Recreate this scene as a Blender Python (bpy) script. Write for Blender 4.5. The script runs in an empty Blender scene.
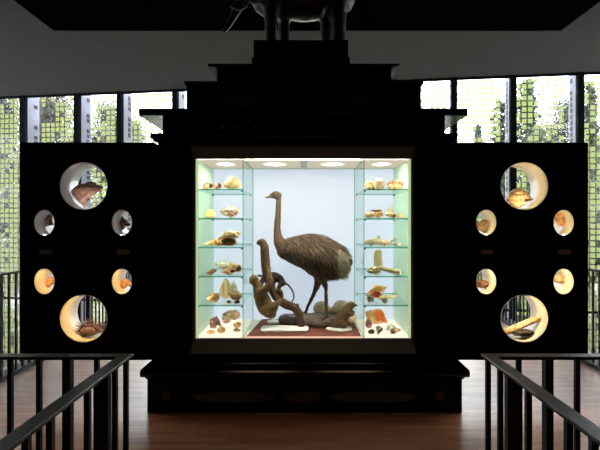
import bpy, bmesh, math, random
from mathutils import Vector, Matrix, noise
R = math.radians
PI = math.pi
scene = bpy.context.scene
COL = scene.collection
random.seed(7)

# ---------------------------------------------------------------- camera frame
F = 480.0
EYE = 1.65
CX, CY = 305.0, 223.0
def P(px, py, Y):
    """a point of the place at depth Y from its position in the photograph"""
    return Vector(((px - CX) * Y / F, Y, EYE - (py - CY) * Y / F))
def PX(px, Y): return (px - CX) * Y / F
def PZ(py, Y): return EYE - (py - CY) * Y / F

# ---------------------------------------------------------------- materials
MATS = {}
def new_mat(name):
    m = bpy.data.materials.new(name); m.use_nodes = True
    nt = m.node_tree; nt.nodes.clear()
    out = nt.nodes.new('ShaderNodeOutputMaterial')
    return m, nt, out
def principled(nt, out, col, rough=.5, metal=0., spec=.5, coat=0., trans=0.):
    b = nt.nodes.new('ShaderNodeBsdfPrincipled')
    b.inputs['Base Color'].default_value = (*col, 1)
    b.inputs['Roughness'].default_value = rough
    b.inputs['Metallic'].default_value = metal
    b.inputs['Specular IOR Level'].default_value = spec
    b.inputs['Coat Weight'].default_value = coat
    b.inputs['Transmission Weight'].default_value = trans
    nt.links.new(b.outputs[0], out.inputs[0])
    return b
def mat_plain(name, col, rough=.5, metal=0., spec=.5, coat=0., nscale=0., namt=.25, bump=0.):
    if name in MATS: return MATS[name]
    m, nt, out = new_mat(name)
    b = principled(nt, out, col, rough, metal, spec, coat)
    if nscale:
        tc = nt.nodes.new('ShaderNodeTexCoord')
        n = nt.nodes.new('ShaderNodeTexNoise'); n.inputs['Scale'].default_value = nscale; n.inputs['Detail'].default_value = 5
        nt.links.new(tc.outputs['Object'], n.inputs['Vector'])
        r = nt.nodes.new('ShaderNodeValToRGB')
        r.color_ramp.elements[0].position = .3; r.color_ramp.elements[1].position = .7
        r.color_ramp.elements[0].color = (*[c * (1 - namt) for c in col], 1)
        r.color_ramp.elements[1].color = (*[min(1, c * (1 + namt)) for c in col], 1)
        nt.links.new(n.outputs['Fac'], r.inputs[0]); nt.links.new(r.outputs[0], b.inputs['Base Color'])
        if bump:
            bp = nt.nodes.new('ShaderNodeBump'); bp.inputs['Strength'].default_value = bump; bp.inputs['Distance'].default_value = .01
            nt.links.new(n.outputs['Fac'], bp.inputs['Height']); nt.links.new(bp.outputs[0], b.inputs['Normal'])
    MATS[name] = m
    return m
def mat_two(name, c1, c2, scale=30., kind='noise', rough=.5, bump=.3, lo=.42, hi=.6, stretch=(1, 1, 1), trans=0.):
    """two coloured natural surface: noise, spiral bands or spots"""
    if name in MATS: return MATS[name]
    m, nt, out = new_mat(name)
    b = principled(nt, out, c1, rough)
    tc = nt.nodes.new('ShaderNodeTexCoord')
    mp = nt.nodes.new('ShaderNodeMapping'); mp.inputs['Scale'].default_value = stretch
    nt.links.new(tc.outputs['Object'], mp.inputs[0])
    if kind == 'wave':
        t = nt.nodes.new('ShaderNodeTexWave'); t.inputs['Scale'].default_value = scale
        t.inputs['Distortion'].default_value = 5; t.inputs['Detail'].default_value = 3
        t.bands_direction = 'DIAGONAL'; fac = t.outputs['Fac']
    elif kind == 'spots':
        t = nt.nodes.new('ShaderNodeTexVoronoi'); t.inputs['Scale'].default_value = scale; fac = t.outputs['Distance']
    else:
        t = nt.nodes.new('ShaderNodeTexNoise'); t.inputs['Scale'].default_value = scale; t.inputs['Detail'].default_value = 6; fac = t.outputs['Fac']
    nt.links.new(mp.outputs[0], t.inputs['Vector'])
    r = nt.nodes.new('ShaderNodeValToRGB')
    r.color_ramp.elements[0].position = lo; r.color_ramp.elements[1].position = hi
    r.color_ramp.elements[0].color = (*c1, 1); r.color_ramp.elements[1].color = (*c2, 1)
    nt.links.new(fac, r.inputs[0]); nt.links.new(r.outputs[0], b.inputs['Base Color'])
    if bump:
        bp = nt.nodes.new('ShaderNodeBump'); bp.inputs['Strength'].default_value = bump; bp.inputs['Distance'].default_value = .004
        nt.links.new(fac, bp.inputs['Height']); nt.links.new(bp.outputs[0], b.inputs['Normal'])
    if trans:
        tl = nt.nodes.new('ShaderNodeBsdfTranslucent'); nt.links.new(r.outputs[0], tl.inputs[0])
        mx = nt.nodes.new('ShaderNodeMixShader'); mx.inputs[0].default_value = trans
        nt.links.new(b.outputs[0], mx.inputs[1]); nt.links.new(tl.outputs[0], mx.inputs[2]); nt.links.new(mx.outputs[0], out.inputs[0])
    MATS[name] = m
    return m
def mat_glass(name, tint=(1, 1, 1), refl=1.0):
    if name in MATS: return MATS[name]
    m, nt, out = new_mat(name)
    t = nt.nodes.new('ShaderNodeBsdfTransparent'); t.inputs[0].default_value = (*tint, 1)
    g = nt.nodes.new('ShaderNodeBsdfGlossy'); g.inputs['Roughness'].default_value = .02
    f = nt.nodes.new('ShaderNodeFresnel'); f.inputs['IOR'].default_value = 1.35
    k = nt.nodes.new('ShaderNodeMath'); k.operation = 'MULTIPLY'; k.inputs[1].default_value = refl
    mx = nt.nodes.new('ShaderNodeMixShader')
    nt.links.new(f.outputs[0], k.inputs[0]); nt.links.new(k.outputs[0], mx.inputs[0])
    nt.links.new(t.outputs[0], mx.inputs[1]); nt.links.new(g.outputs[0], mx.inputs[2]); nt.links.new(mx.outputs[0], out.inputs[0])
    MATS[name] = m
    return m
def mat_emit(name, col, strength):
    if name in MATS: return MATS[name]
    m, nt, out = new_mat(name)
    e = nt.nodes.new('ShaderNodeEmission'); e.inputs[0].default_value = (*col, 1); e.inputs[1].default_value = strength
    nt.links.new(e.outputs[0], out.inputs[0])
    MATS[name] = m
    return m
def mat_film(name, col, thru=(.20, .16, .155), opaque=.6):
    """coloured translucent film squares on the facade glass"""
    m, nt, out = new_mat(name)
    tl = nt.nodes.new('ShaderNodeBsdfTranslucent'); tl.inputs[0].default_value = (*col, 1)
    tr = nt.nodes.new('ShaderNodeBsdfTransparent'); tr.inputs[0].default_value = (*thru, 1)
    mx = nt.nodes.new('ShaderNodeMixShader'); mx.inputs[0].default_value = opaque
    nt.links.new(tr.outputs[0], mx.inputs[1]); nt.links.new(tl.outputs[0], mx.inputs[2]); nt.links.new(mx.outputs[0], out.inputs[0])
    MATS[name] = m
    return m
def mat_parquet():
    m, nt, out = new_mat('strip_parquet')
    b = principled(nt, out, (.2, .08, .05), .38, coat=1.0)
    b.inputs['Coat Roughness'].default_value = .30; b.inputs['Coat IOR'].default_value = 1.7
    tc = nt.nodes.new('ShaderNodeTexCoord')
    br = nt.nodes.new('ShaderNodeTexBrick')
    br.inputs['Color1'].default_value = (.46, .17, .08, 1); br.inputs['Color2'].default_value = (.72, .32, .18, 1)
    br.inputs['Mortar'].default_value = (.20, .075, .03, 1)
    br.inputs['Scale'].default_value = 1.0; br.inputs['Mortar Size'].default_value = .0015
    br.inputs['Brick Width'].default_value = .42; br.inputs['Row Height'].default_value = .055
    br.offset = .37; br.offset_frequency = 2
    nt.links.new(tc.outputs['Object'], br.inputs['Vector'])
    n = nt.nodes.new('ShaderNodeTexNoise'); n.inputs['Scale'].default_value = 3.5; n.inputs['Detail'].default_value = 4
    mp = nt.nodes.new('ShaderNodeMapping'); mp.inputs['Scale'].default_value = (1, 14, 1)
    nt.links.new(tc.outputs['Object'], mp.inputs[0]); nt.links.new(mp.outputs[0], n.inputs['Vector'])
    hs = nt.nodes.new('ShaderNodeMixRGB'); hs.blend_type = 'MULTIPLY'; hs.inputs[0].default_value = .45
    nt.links.new(br.outputs['Color'], hs.inputs[1]); nt.links.new(n.outputs['Fac'], hs.inputs[2])
    nt.links.new(hs.outputs[0], b.inputs['Base Color'])
    rr = nt.nodes.new('ShaderNodeMapRange'); rr.inputs['To Min'].default_value = .42; rr.inputs['To Max'].default_value = .62
    nt.links.new(n.outputs['Fac'], rr.inputs['Value']); nt.links.new(rr.outputs[0], b.inputs['Roughness'])
    return m

BLACK = mat_plain('black_lacquer', (.0014, .0014, .0013), .25, spec=.15)
GLOSSB = mat_plain('polished_black_lacquer', (.0014, .0014, .0013), .15, spec=.4)
BLACKM = mat_plain('black_satin_wood', (.002, .002, .002), .45, spec=.2)
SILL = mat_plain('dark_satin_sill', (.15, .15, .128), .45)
DOORM = mat_plain('black_matt_door', (.0015, .0015, .0015), .6, spec=.1)
STONE_G = mat_plain('dark_green_stone', (.08, .085, .06), .35, nscale=18, namt=.4)
STONE_R = mat_plain('dark_red_stone', (.10, .045, .03), .35, nscale=18, namt=.4)
BRASS = mat_plain('dull_brass', (.10, .07, .04), .4, metal=.4)
STEEL = mat_plain('black_painted_steel', (.004, .004, .0045), .5, spec=.3)
RAILTOP = mat_plain('worn_dark_steel', (.032, .032, .033), .36, metal=.55, nscale=25, namt=.25)
WHITEB, nt_, out_ = new_mat('backlit_blue_white_panel')          # an evenly backlit panel
b_ = principled(nt_, out_, (.22, .24, .28), .6); b_.inputs['Emission Color'].default_value = (.70, .775, .92, 1); b_.inputs['Emission Strength'].default_value = .80
CEILW = mat_plain('warm_white_panel', (.80, .76, .66), .6)
SIDEW = mat_plain('pale_green_panel', (.57, .80, .66), .35)
FLOORW = mat_plain('cream_panel', (.86, .82, .72), .5)
GLASS = mat_glass('clear_glass', (.985, .995, .99))
GLASSG = mat_glass('greenish_glass', (.93, .985, .96), .3)
GLASSF = mat_glass('facade_glass', (.97, .985, .98), .12)
GEDGE = mat_glass('green_glass_edge', (.15, .52, .36), .5)
GEDGEL = mat_plain('pale_glass_edge', (.42, .72, .55), .3)
RUBBER = mat_plain('black_rubber', (.01, .01, .01), .6)
CARPET = mat_two('red_flecked_carpet', (.085, .012, .006), (.27, .075, .045), 130, rough=.95, bump=.8, lo=.4, hi=.66)
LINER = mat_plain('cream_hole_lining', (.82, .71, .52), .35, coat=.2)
LINERG = mat_plain('unlit_grey_lining', (.42, .40, .40), .3, coat=.4)  # same lining as the cream one, greyed to paint in its unlit look
PLASTER = mat_plain('grey_plaster', (.042, .041, .038), .9, nscale=2, namt=.06)
DARKW = mat_plain('dark_wall_paint', (.05, .05, .05), .9)
SOFFIT = mat_plain('black_soffit', (.0015, .0015, .0015), 1.0, spec=0)
MULL = mat_plain('dark_mullion', (.006, .0065, .008), .9, spec=.1)
FINM = mat_plain('lavender_grey_fin', (.30, .30, .38), .6)
FINH = mat_plain('fin_dark_square', (.03, .028, .025), .6)
FILMS = [mat_film('yellow_green_film', (.33, .36, .13)), mat_film('lime_film', (.29, .35, .13)), mat_film('olive_film', (.35, .36, .18))]
WHITEP = mat_plain('white_painted_board', (.90, .89, .86), .4)
LAMPW, nt_, out_ = new_mat('case_lamp_diffuser')                  # a diffuser, hottest in front of its bulb
e_ = nt_.nodes.new('ShaderNodeEmission'); e_.inputs[0].default_value = (1, .89, .70, 1); nt_.links.new(e_.outputs[0], out_.inputs[0])
t_ = nt_.nodes.new('ShaderNodeTexCoord'); mp_ = nt_.nodes.new('ShaderNodeMapping'); mp_.inputs['Location'].default_value = (-1, -1, 0); mp_.inputs['Scale'].default_value = (2, 2, 0)
g_ = nt_.nodes.new('ShaderNodeTexGradient'); g_.gradient_type = 'QUADRATIC_SPHERE'
nt_.links.new(t_.outputs['Generated'], mp_.inputs[0]); nt_.links.new(mp_.outputs[0], g_.inputs[0])
p_ = nt_.nodes.new('ShaderNodeMath'); p_.operation = 'POWER'; p_.inputs[1].default_value = 6; nt_.links.new(g_.outputs['Fac'], p_.inputs[0])
k_ = nt_.nodes.new('ShaderNodeMath'); k_.operation = 'MULTIPLY_ADD'; k_.inputs[1].default_value = 600; k_.inputs[2].default_value = .62
nt_.links.new(p_.outputs[0], k_.inputs[0]); nt_.links.new(k_.outputs[0], e_.inputs[1])
LEDW = mat_emit('warm_led', (1, .72, .36), 300)
FILLG = mat_emit('added_dim_white_fill', (1, .93, .9), 75)
LEDU = mat_emit('soft_cream_led', (1, .84, .56), 190)
LEDC = mat_emit('cream_led', (1, .84, .56), 420)

# ---------------------------------------------------------------- helpers
ORIG = {}
def add_box(bm, x0, x1, y0, y1, z0, z1):
    v = [bm.verts.new(p) for p in ((x0,y0,z0),(x1,y0,z0),(x1,y1,z0),(x0,y1,z0),(x0,y0,z1),(x1,y0,z1),(x1,y1,z1),(x0,y1,z1))]
    for f in ((0,3,2,1),(4,5,6,7),(0,1,5,4),(1,2,6,5),(2,3,7,6),(3,0,4,7)): bm.faces.new([v[i] for i in f])
    return v
def box(*a):
    bm = bmesh.new(); add_box(bm, *a); return bm
def bev(bm, w=.004, seg=2):
    bmesh.ops.bevel(bm, geom=bm.edges[:], offset=w, segments=seg, affect='EDGES', profile=.5)
    return bm
def add_prism(bm, prof, x0, x1):
    """profile in (y,z) swept along X"""
    a = [bm.verts.new((x0, y, z)) for y, z in prof]; b = [bm.verts.new((x1, y, z)) for y, z in prof]
    n = len(prof)
    for i in range(n): bm.faces.new((a[i], a[(i+1) % n], b[(i+1) % n], b[i]))
    bm.faces.new(a[::-1]); bm.faces.new(b)
    bmesh.ops.recalc_face_normals(bm, faces=bm.faces[:])
def add_disc(bm, cx, y0, y1, cz, rx, rz, seg=40):
    """elliptical plate, flat in the XZ plane, from y0 to y1"""
    a = [bm.verts.new((cx + rx*math.cos(2*PI*i/seg), y0, cz + rz*math.sin(2*PI*i/seg))) for i in range(seg)]
    b = [bm.verts.new((cx + rx*math.cos(2*PI*i/seg), y1, cz + rz*math.sin(2*PI*i/seg))) for i in range(seg)]
    for i in range(seg): bm.faces.new((a[i], a[(i+1) % seg], b[(i+1) % seg], b[i]))
    bm.faces.new(a[::-1]); bm.faces.new(b)
    bmesh.ops.recalc_face_normals(bm, faces=bm.faces[:])
def limb(bm, pts, radii, flat=1.0, seg=12, sub=4, side=Vector((0, 1, 0))):
    """closed tapering sweep through pts; `flat` scales the radius along `side`"""
    pts = [Vector(p) for p in pts]; n = len(pts)
    if not isinstance(flat, (list, tuple)): flat = [flat]*n
    S = []
    for i in range(n-1):                                     # Catmull-Rom
        p0, p1, p2, p3 = pts[max(i-1,0)], pts[i], pts[i+1], pts[min(i+2,n-1)]
        for k in range(sub):
            t = k/sub
            q = .5*((2*p1) + (p2-p0)*t + (2*p0-5*p1+4*p2-p3)*t*t + (3*p1-p0-3*p2+p3)*t**3)
            S.append((q, radii[i]+(radii[i+1]-radii[i])*t, flat[i]+(flat[i+1]-flat[i])*t))
    S.append((pts[-1], radii[-1], flat[-1]))
    # rounded ends
    def cap(q, r, fl, d):
        return [(q + d*r*math.sin(a), r*math.cos(a), fl) for a in (R(80), R(55), R(28))]
    d0 = (S[0][0]-S[1][0]).normalized(); d1 = (S[-1][0]-S[-2][0]).normalized()
    S = cap(*S[0], d0) + S + cap(*S[-1], d1)[::-1]
    rings = []
    for i, (q, r, fl) in enumerate(S):
        t = (S[min(i+1,len(S)-1)][0]-S[max(i-1,0)][0])
        t = t.normalized() if t.length > 1e-9 else Vector((0,0,1))
        b = side - t*side.dot(t)
        if b.length < 1e-4: b = Vector((1,0,0)) - t*t.x
        b.normalize(); nn = t.cross(b)
        rings.append([bm.verts.new(q + nn*r*math.cos(2*PI*k/seg) + b*r*fl*math.sin(2*PI*k/seg)) for k in range(seg)])
    for a, b in zip(rings, rings[1:]):
        for k in range(seg): bm.faces.new((a[k], a[(k+1) % seg], b[(k+1) % seg], b[k]))
    bm.faces.new(rings[0][::-1]); bm.faces.new(rings[-1])
def ball(bm, c, rx, ry=None, rz=None, sub=3):
    ry = ry or rx; rz = rz or rx
    r = bmesh.ops.create_icosphere(bm, subdivisions=sub, radius=1)
    for v in r['verts']: v.co = Vector((v.co.x*rx, v.co.y*ry, v.co.z*rz)) + Vector(c)
def cone(bm, p, q, r0, r1=0.0005, seg=7):
    p, q = Vector(p), Vector(q); t = (q-p).normalized()
    b = t.orthogonal().normalized(); n = t.cross(b)
    A = [bm.verts.new(p + (b*math.cos(2*PI*k/seg)+n*math.sin(2*PI*k/seg))*r0) for k in range(seg)]
    B = [bm.verts.new(q + (b*math.cos(2*PI*k/seg)+n*math.sin(2*PI*k/seg))*r1) for k in range(seg)]
    for k in range(seg): bm.faces.new((A[k], A[(k+1) % seg], B[(k+1) % seg], B[k]))
    bm.faces.new(A[::-1]); bm.faces.new(B)
def remesh(bm, voxel, smooth=3):
    """fuse the overlapping limbs of a figure into one continuous surface"""
    bmesh.ops.recalc_face_normals(bm, faces=bm.faces[:])
    me = bpy.data.meshes.new('tmp'); bm.to_mesh(me); bm.free()
    o = bpy.data.objects.new('tmp', me); COL.objects.link(o)
    m = o.modifiers.new('r', 'REMESH'); m.mode = 'VOXEL'; m.voxel_size = voxel
    if smooth:
        s = o.modifiers.new('s', 'SMOOTH'); s.factor = .5; s.iterations = smooth
    dg = bpy.context.evaluated_depsgraph_get()
    e = bpy.data.meshes.new_from_object(o.evaluated_get(dg))
    bpy.data.objects.remove(o); bpy.data.meshes.remove(me)
    out = bmesh.new(); out.from_mesh(e); bpy.data.meshes.remove(e)
    return out
def rough_up(bm, amp, scale):
    bm.normal_update()
    for v in bm.verts: v.co += v.normal*amp*noise.noise(v.co*scale)
    return bm
def wpos(o):
    return ORIG.get(o.name, Vector((0,0,0))) if o else Vector((0,0,0))
def mesh_of(name, bm, mats, smooth=False):
    me = bpy.data.meshes.new(name)
    bm.normal_update(); bm.to_mesh(me); bm.free()
    for m in (mats if isinstance(mats, (list, tuple)) else [mats]): me.materials.append(m)
    if smooth:
        for p in me.polygons: p.use_smooth = True
    return me
def obj(name, bm, mats, parent=None, loc=None, smooth=False):
    """ONE mesh object. loc None: vertices are in world space; else local to loc (world)"""
    me = bm if isinstance(bm, bpy.types.Mesh) else None
    base = wpos(parent)
    if me is None:
        if loc is None and parent is not None: bm.transform(Matrix.Translation(-base))
        me = mesh_of(name, bm, mats, smooth)
    o = bpy.data.objects.new(name, me); COL.objects.link(o)
    if parent is not None: o.parent = parent
    if loc is not None: o.location = Vector(loc)-base; ORIG[o.name] = Vector(loc)
    else: ORIG[o.name] = base.copy()
    return o
def tag(o, label, cat, group=None):
    o['label'] = label; o['category'] = cat
    if group: o['group'] = group
    return o
def thing(name, label, cat, loc=(0,0,0), group=None, rz=0):
    o = bpy.data.objects.new(name, None); COL.objects.link(o); o.location = loc; o.rotation_euler.z = rz
    o.empty_display_size = .1
    ORIG[o.name] = Vector(loc)
    return tag(o, label, cat, group)
def struct(o): o['kind'] = 'structure'; return o
def copy_tree(o, parent=None, loc=None):
    c = o.copy(); COL.objects.link(c)
    if parent is not None: c.parent = parent
    if loc is not None: c.location = loc; ORIG[c.name] = Vector(loc)
    for ch in list(o.children): copy_tree(ch, c)
    return c

# ---------------------------------------------------------------- world and camera
w = bpy.data.worlds.new('overcast_sky'); scene.world = w; w.use_nodes = True
nt = w.node_tree; nt.nodes.clear()
wo = nt.nodes.new('ShaderNodeOutputWorld'); bg = nt.nodes.new('ShaderNodeBackground')
tc = nt.nodes.new('ShaderNodeTexCoord'); sx = nt.nodes.new('ShaderNodeSeparateXYZ'); rp = nt.nodes.new('ShaderNodeValToRGB')
nt.links.new(tc.outputs['Generated'], sx.inputs[0]); nt.links.new(sx.outputs['Z'], rp.inputs[0])
rp.color_ramp.elements[0].position = 0.0; rp.color_ramp.elements[0].color = (.92, .93, 1, 1)
rp.color_ramp.elements[1].position = .8; rp.color_ramp.elements[1].color = (.84, .88, 1, 1)
nt.links.new(rp.outputs[0], bg.inputs[0]); bg.inputs[1].default_value = 7.0
nt.links.new(bg.outputs[0], wo.inputs[0])

cam = bpy.data.cameras.new('camera'); co = bpy.data.objects.new('camera', cam); COL.objects.link(co)
co.location = (0, 0, EYE); co.rotation_euler = (R(90), 0, 0)
cam.sensor_width = 36; cam.lens = F*36/600
cam.shift_x = -(CX-300)/600; cam.shift_y = -(225-CY)/600
cam.clip_start = .05; cam.clip_end = 300
scene.camera = co
scene.view_settings.view_transform = 'Standard'; scene.view_settings.look = 'None'
scene.view_settings.exposure = 0; scene.view_settings.gamma = 1; scene.view_settings.use_curve_mapping = False
scene.cycles.use_denoising = True
scene.cycles.transparent_max_bounces = 40
scene.cycles.max_bounces = 8; scene.cycles.diffuse_bounces = 5
scene.cycles.sample_clamp_indirect = 6

# ---------------------------------------------------------------- room shell
CEIL = 4.5
def fac_y(x): return 9.864 - .1443*x          # the slanting glass facade
FX0, FX1 = -9.9, 8.6
bm = bmesh.new()
def slab(bm, pts, z0, z1):
    a = [bm.verts.new((x, y, z0)) for x, y in pts]; b = [bm.verts.new((x, y, z1)) for x, y in pts]
    n = len(pts)
    for i in range(n): bm.faces.new((a[i], a[(i+1) % n], b[(i+1) % n], b[i]))
    bm.faces.new(a[::-1]); bm.faces.new(b)
    bmesh.ops.recalc_face_normals(bm, faces=bm.faces[:])
EL, ER = -3.16, 3.30
slab(bm, [(EL-.12, -4), (ER+.12, -4), (ER+.12, fac_y(ER)-.08), (EL-.12, fac_y(EL)-.08)], -.35, 0)
struct(obj('floor', bm, mat_parquet()))
bm = bmesh.new(); slab(bm, [(FX0, -4), (FX1, -4), (FX1, fac_y(FX1)+.1), (FX0, fac_y(FX0)+.1)], CEIL, CEIL+.3)
struct(obj('ceiling', bm, PLASTER))
bm = box(-3.70, 3.77, -3.9, 7.07, CEIL-.02, CEIL)
struct(obj('trim_1', bm, SOFFIT))
bm = bmesh.new(); slab(bm, [(FX0, -4), (FX1, -4), (FX1, fac_y(FX1)+.1), (FX0, fac_y(FX0)+.1)], -4.3, -4.05)
struct(obj('floor_lower', bm, mat_plain('grey_stone_floor', (.25, .24, .23), .5, nscale=3, namt=.15)))
struct(obj('wall_back', box(FX0, FX1, -4.2, -4, -4.05, CEIL), DARKW))
for nm, x0, x1, num in (('wall_left', FX0-.2, FX0, 18), ('wall_right', FX1, FX1+.2, 19)):
    y1 = fac_y(x0)+.1
    bm = bmesh.new(); add_box(bm, x0, x1, -4, y1, -4.05, -1.0); add_box(bm, x0, x1, -4, y1, 4.3, CEIL); add_box(bm, x0, x1, -4, 4.6, -1.0, 4.3)
    struct(obj(nm, bm, DARKW))
    wn = bpy.data.objects.new('window_%d' % num, None); COL.objects.link(wn); wn.location = ((x0+x1)/2, 6, -1.0); ORIG[wn.name] = wn.location.copy(); struct(wn)  # side window added out of view so daylight brightens the floor
    bm = bmesh.new(); y = 4.6
    while y < y1-.2: add_box(bm, x0+.05, x1-.05, y, y+.07, -1.0, 4.3); y += 1.3
    obj('frame', bm, MULL, wn)
    obj('glass_pane', box((x0+x1)/2-.006, (x0+x1)/2+.006, 4.6, y1, -1.0, 4.3), GLASSF, wn)
# floor edge kerbs where the balustrades stand
for i, (a, b, nm) in enumerate(((EL-.12, EL+.03, 'trim_2'), (ER-.03, ER+.12, 'trim_3'))):
    struct(obj(nm, box(a, b, -3.9, fac_y((a+b)/2)-.12, 0, .05), STEEL))

# glass facade: windows with their frame, fin, panes and film squares
ang = math.atan2(-.1443, 1)
tdir = Vector((math.cos(ang), math.sin(ang), 0)); ndir = Vector((-math.sin(ang), math.cos(ang), 0))   # along / outward
mx_ = [-9.85, -8.65, -7.5, -6.318, -5.019, -4.025, -2.77, -1.63, -.49, .65, 1.79, 2.93, 4.02, 5.22, 6.35, 7.5, 8.55]
FO = Vector((0, 9.864, 0))
def fbox(bm, s0, s1, n0, n1, z0, z1):
    """box in facade coordinates: s along the facade, n outward"""
    v = add_box(bm, s0, s1, n0, n1, z0, z1)
    for q in v:
        c = q.co.copy(); q.co = FO + tdir*c.x + ndir*c.y + Vector((0,0,c.z))
ZB = -4.05
rng = random.Random(3)
PIT, SQ = .118, .090
for i in range(len(mx_)-1):
    s0, s1 = mx_[i]/math.cos(ang), mx_[i+1]/math.cos(ang)
    c = FO + tdir*(s0+s1)/2
    wn = bpy.data.objects.new('window_%d' % (i+1), None); COL.objects.link(wn); wn.location = (c.x, c.y, ZB); ORIG[wn.name] = Vector((c.x, c.y, ZB))
    struct(wn)
    bm = bmesh.new()
    fbox(bm, s0-.055, s0+.055, -.06, .06, ZB, CEIL)
    if i == len(mx_)-2: fbox(bm, s1-.045, s1+.045, -.06, .06, ZB, CEIL)
    fbox(bm, s0+.045, s1-.045, -.03, .03, ZB, ZB+.06); fbox(bm, s0+.045, s1-.045, -.03, .03, -.06, -.02)
    fbox(bm, s0+.045, s1-.045, -.03, .03, CEIL-.04, CEIL)
    obj('frame', bm, MULL, wn)
    bm = bmesh.new(); fbox(bm, s0+.045, s1-.045, -.006, .006, ZB+.06, -.06); fbox(bm, s0+.045, s1-.045, -.006, .006, -.02, CEIL-.04)
    obj('glass_pane', bm, GLASSF, wn)
    bm = bmesh.new(); fbox(bm, s0-.012, s0+.012, .06, .50, ZB, CEIL+.2)
    k = 0; z = ZB+.2
    while z < CEIL-.05:
        if rng.random() < .72:
            for sd in (-1, 1): fbox(bm, s0+sd*.0155-.0035, s0+sd*.0155+.0035, .33, .43, z, z+.085)
        z += PIT
    for f in bm.faces[6:]: f.material_index = 1
    obj('fin', bm, [FINM, FINH], wn)
    bm = bmesh.new(); fbox(bm, s0+.014, s1-.014, .50, .51, ZB, CEIL+.2)
    obj('outer_pane', bm, GLASSF, wn)
    bm = bmesh.new(); nc = int((s1-s0-.05)/PIT); off = (s1-s0-nc*PIT)/2
    z = ZB+.05; row = 0
    while z < CEIL+.1:
        for cidx in range(nc):
            d = noise.noise(Vector((i*3.1+cidx*.28, row*.28, 1.7)))
            dens = .86 if s0 < 0 else .80
            if z > CEIL-.5: dens -= .1
            if rng.random() < dens - max(0, d)*.55:
                sa = s0+off+cidx*PIT
                f = bm.faces.new([bm.verts.new(FO + tdir*(sa+du) + ndir*.5112 + Vector((0,0,z+dz))) for du, dz in ((0,0),(SQ,0),(SQ,SQ),(0,SQ))])
                f.material_index = rng.choice((0,0,1,2))
        z += PIT; row += 1
    obj('film_squares', bm, FILMS, wn)

# ---------------------------------------------------------------- the display cabinet
cab = thing('display_cabinet', 'black lacquered stepped display cabinet with lit glazed case and two open doors', 'cabinet', (0, 4.7, 0))
def cpart(name, bm, m, label=None, parent=None, smooth=False):
    o = obj(name, bm, m, parent or cab, smooth=smooth)
    if label: o['label'] = label
    return o
BK = 5.32
cpart('plinth', bev(box(-1.372, 1.366, 4.17, BK, 0, .300), .006), BLACK)
def nose(y0, y1, z0, z1, k=6):
    r = (z1-z0)/2
    pr = [(y0+r - r*math.sin(PI*i/k), z1 - r + r*math.cos(PI*i/k)) for i in range(k+1)]
    return pr + [(y1, z0), (y1, z1)]
bm = bmesh.new()
add_prism(bm, nose(4.10, BK, .322, .388), -1.412, 1.410)
add_prism(bm, [(4.155, .296), (4.14, .31), (4.12, .322), (BK, .322), (BK, .296)], -1.375, 1.372)
add_prism(bm, nose(4.20, BK, .398, .424), -1.362, 1.358)
add_prism(bm, [(4.25, .388), (4.23, .398), (BK, .398), (BK, .388)], -1.335, 1.33)
cpart('base_moulding', bm, GLOSSB)
BL, BR = -1.317, 1.302
IL, IR, IZ0, IZ1 = -.987, .957, .606, 2.230
bm = bmesh.new()
add_box(bm, BL, IL-.02, 4.30, BK, .424, 2.40); add_box(bm, IR+.02, BR, 4.30, BK, .424, 2.40)
add_box(bm, IL-.02, IR+.02, 4.36, BK, .424, IZ0-.03); add_box(bm, IL-.02, IR+.02, 4.36, BK, IZ1+.05, 2.40)
add_box(bm, IL-.02, IR+.02, 5.23, BK, IZ0-.03, IZ1+.05)
add_box(bm, IL-.02, IR+.02, 4.22, 4.36, .424, .500); add_box(bm, IL-.02, IR+.02, 4.22, 4.36, 2.322, 2.40)
cpart('case_body', bm, BLACKM)
bm = bmesh.new()
add_prism(bm, [(4.222, .500), (4.335, .606), (4.36, .606), (4.36, .500)], IL-.02, IR+.02)
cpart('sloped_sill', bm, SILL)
bm = bmesh.new()
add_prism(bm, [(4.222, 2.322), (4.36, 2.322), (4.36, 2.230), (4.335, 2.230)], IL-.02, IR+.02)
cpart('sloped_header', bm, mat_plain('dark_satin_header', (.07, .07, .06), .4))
cpart('back_panel', box(IL-.018, IR+.018, 5.20, 5.23, IZ0-.025, IZ1+.04), WHITEB, 'evenly backlit pale blue white back panel')
cpart('side_panel', box(IL-.02, IL, 4.336, 5.20, IZ0-.025, IZ1+.04), SIDEW, 'pale green side panel')
cpart('side_panel', box(IR, IR+.02, 4.336, 5.20, IZ0-.025, IZ1+.04), SIDEW, 'pale green side panel')
cpart('case_floor', box(PX(243, 4.35), PX(364, 4.35), 4.36, 5.20, IZ0-.028, IZ0), FLOORW, 'cream case floor')
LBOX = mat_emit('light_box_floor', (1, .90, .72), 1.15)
cpart('light_box', box(IL, PX(243, 4.35), 4.36, 5.20, IZ0-.028, IZ0), LBOX, 'glowing cream floor of the left shell compartment')
cpart('light_box', box(PX(364, 4.35), IR, 4.36, 5.20, IZ0-.028, IZ0), LBOX, 'glowing cream floor of the right shell compartment')
cpart('case_ceiling', box(IL, IR, 4.415, 5.20, IZ1, IZ1+.045), CEILW, 'warm white case ceiling')
for (a, b) in ((-.975, -.575), (-.545, -.045), (.02, .52), (.55, .945)):
    cpart('lamp_panel', box(a, b, 4.40, 5.0, IZ1-.006, IZ1), LAMPW, 'glowing warm lamp panel')
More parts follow.
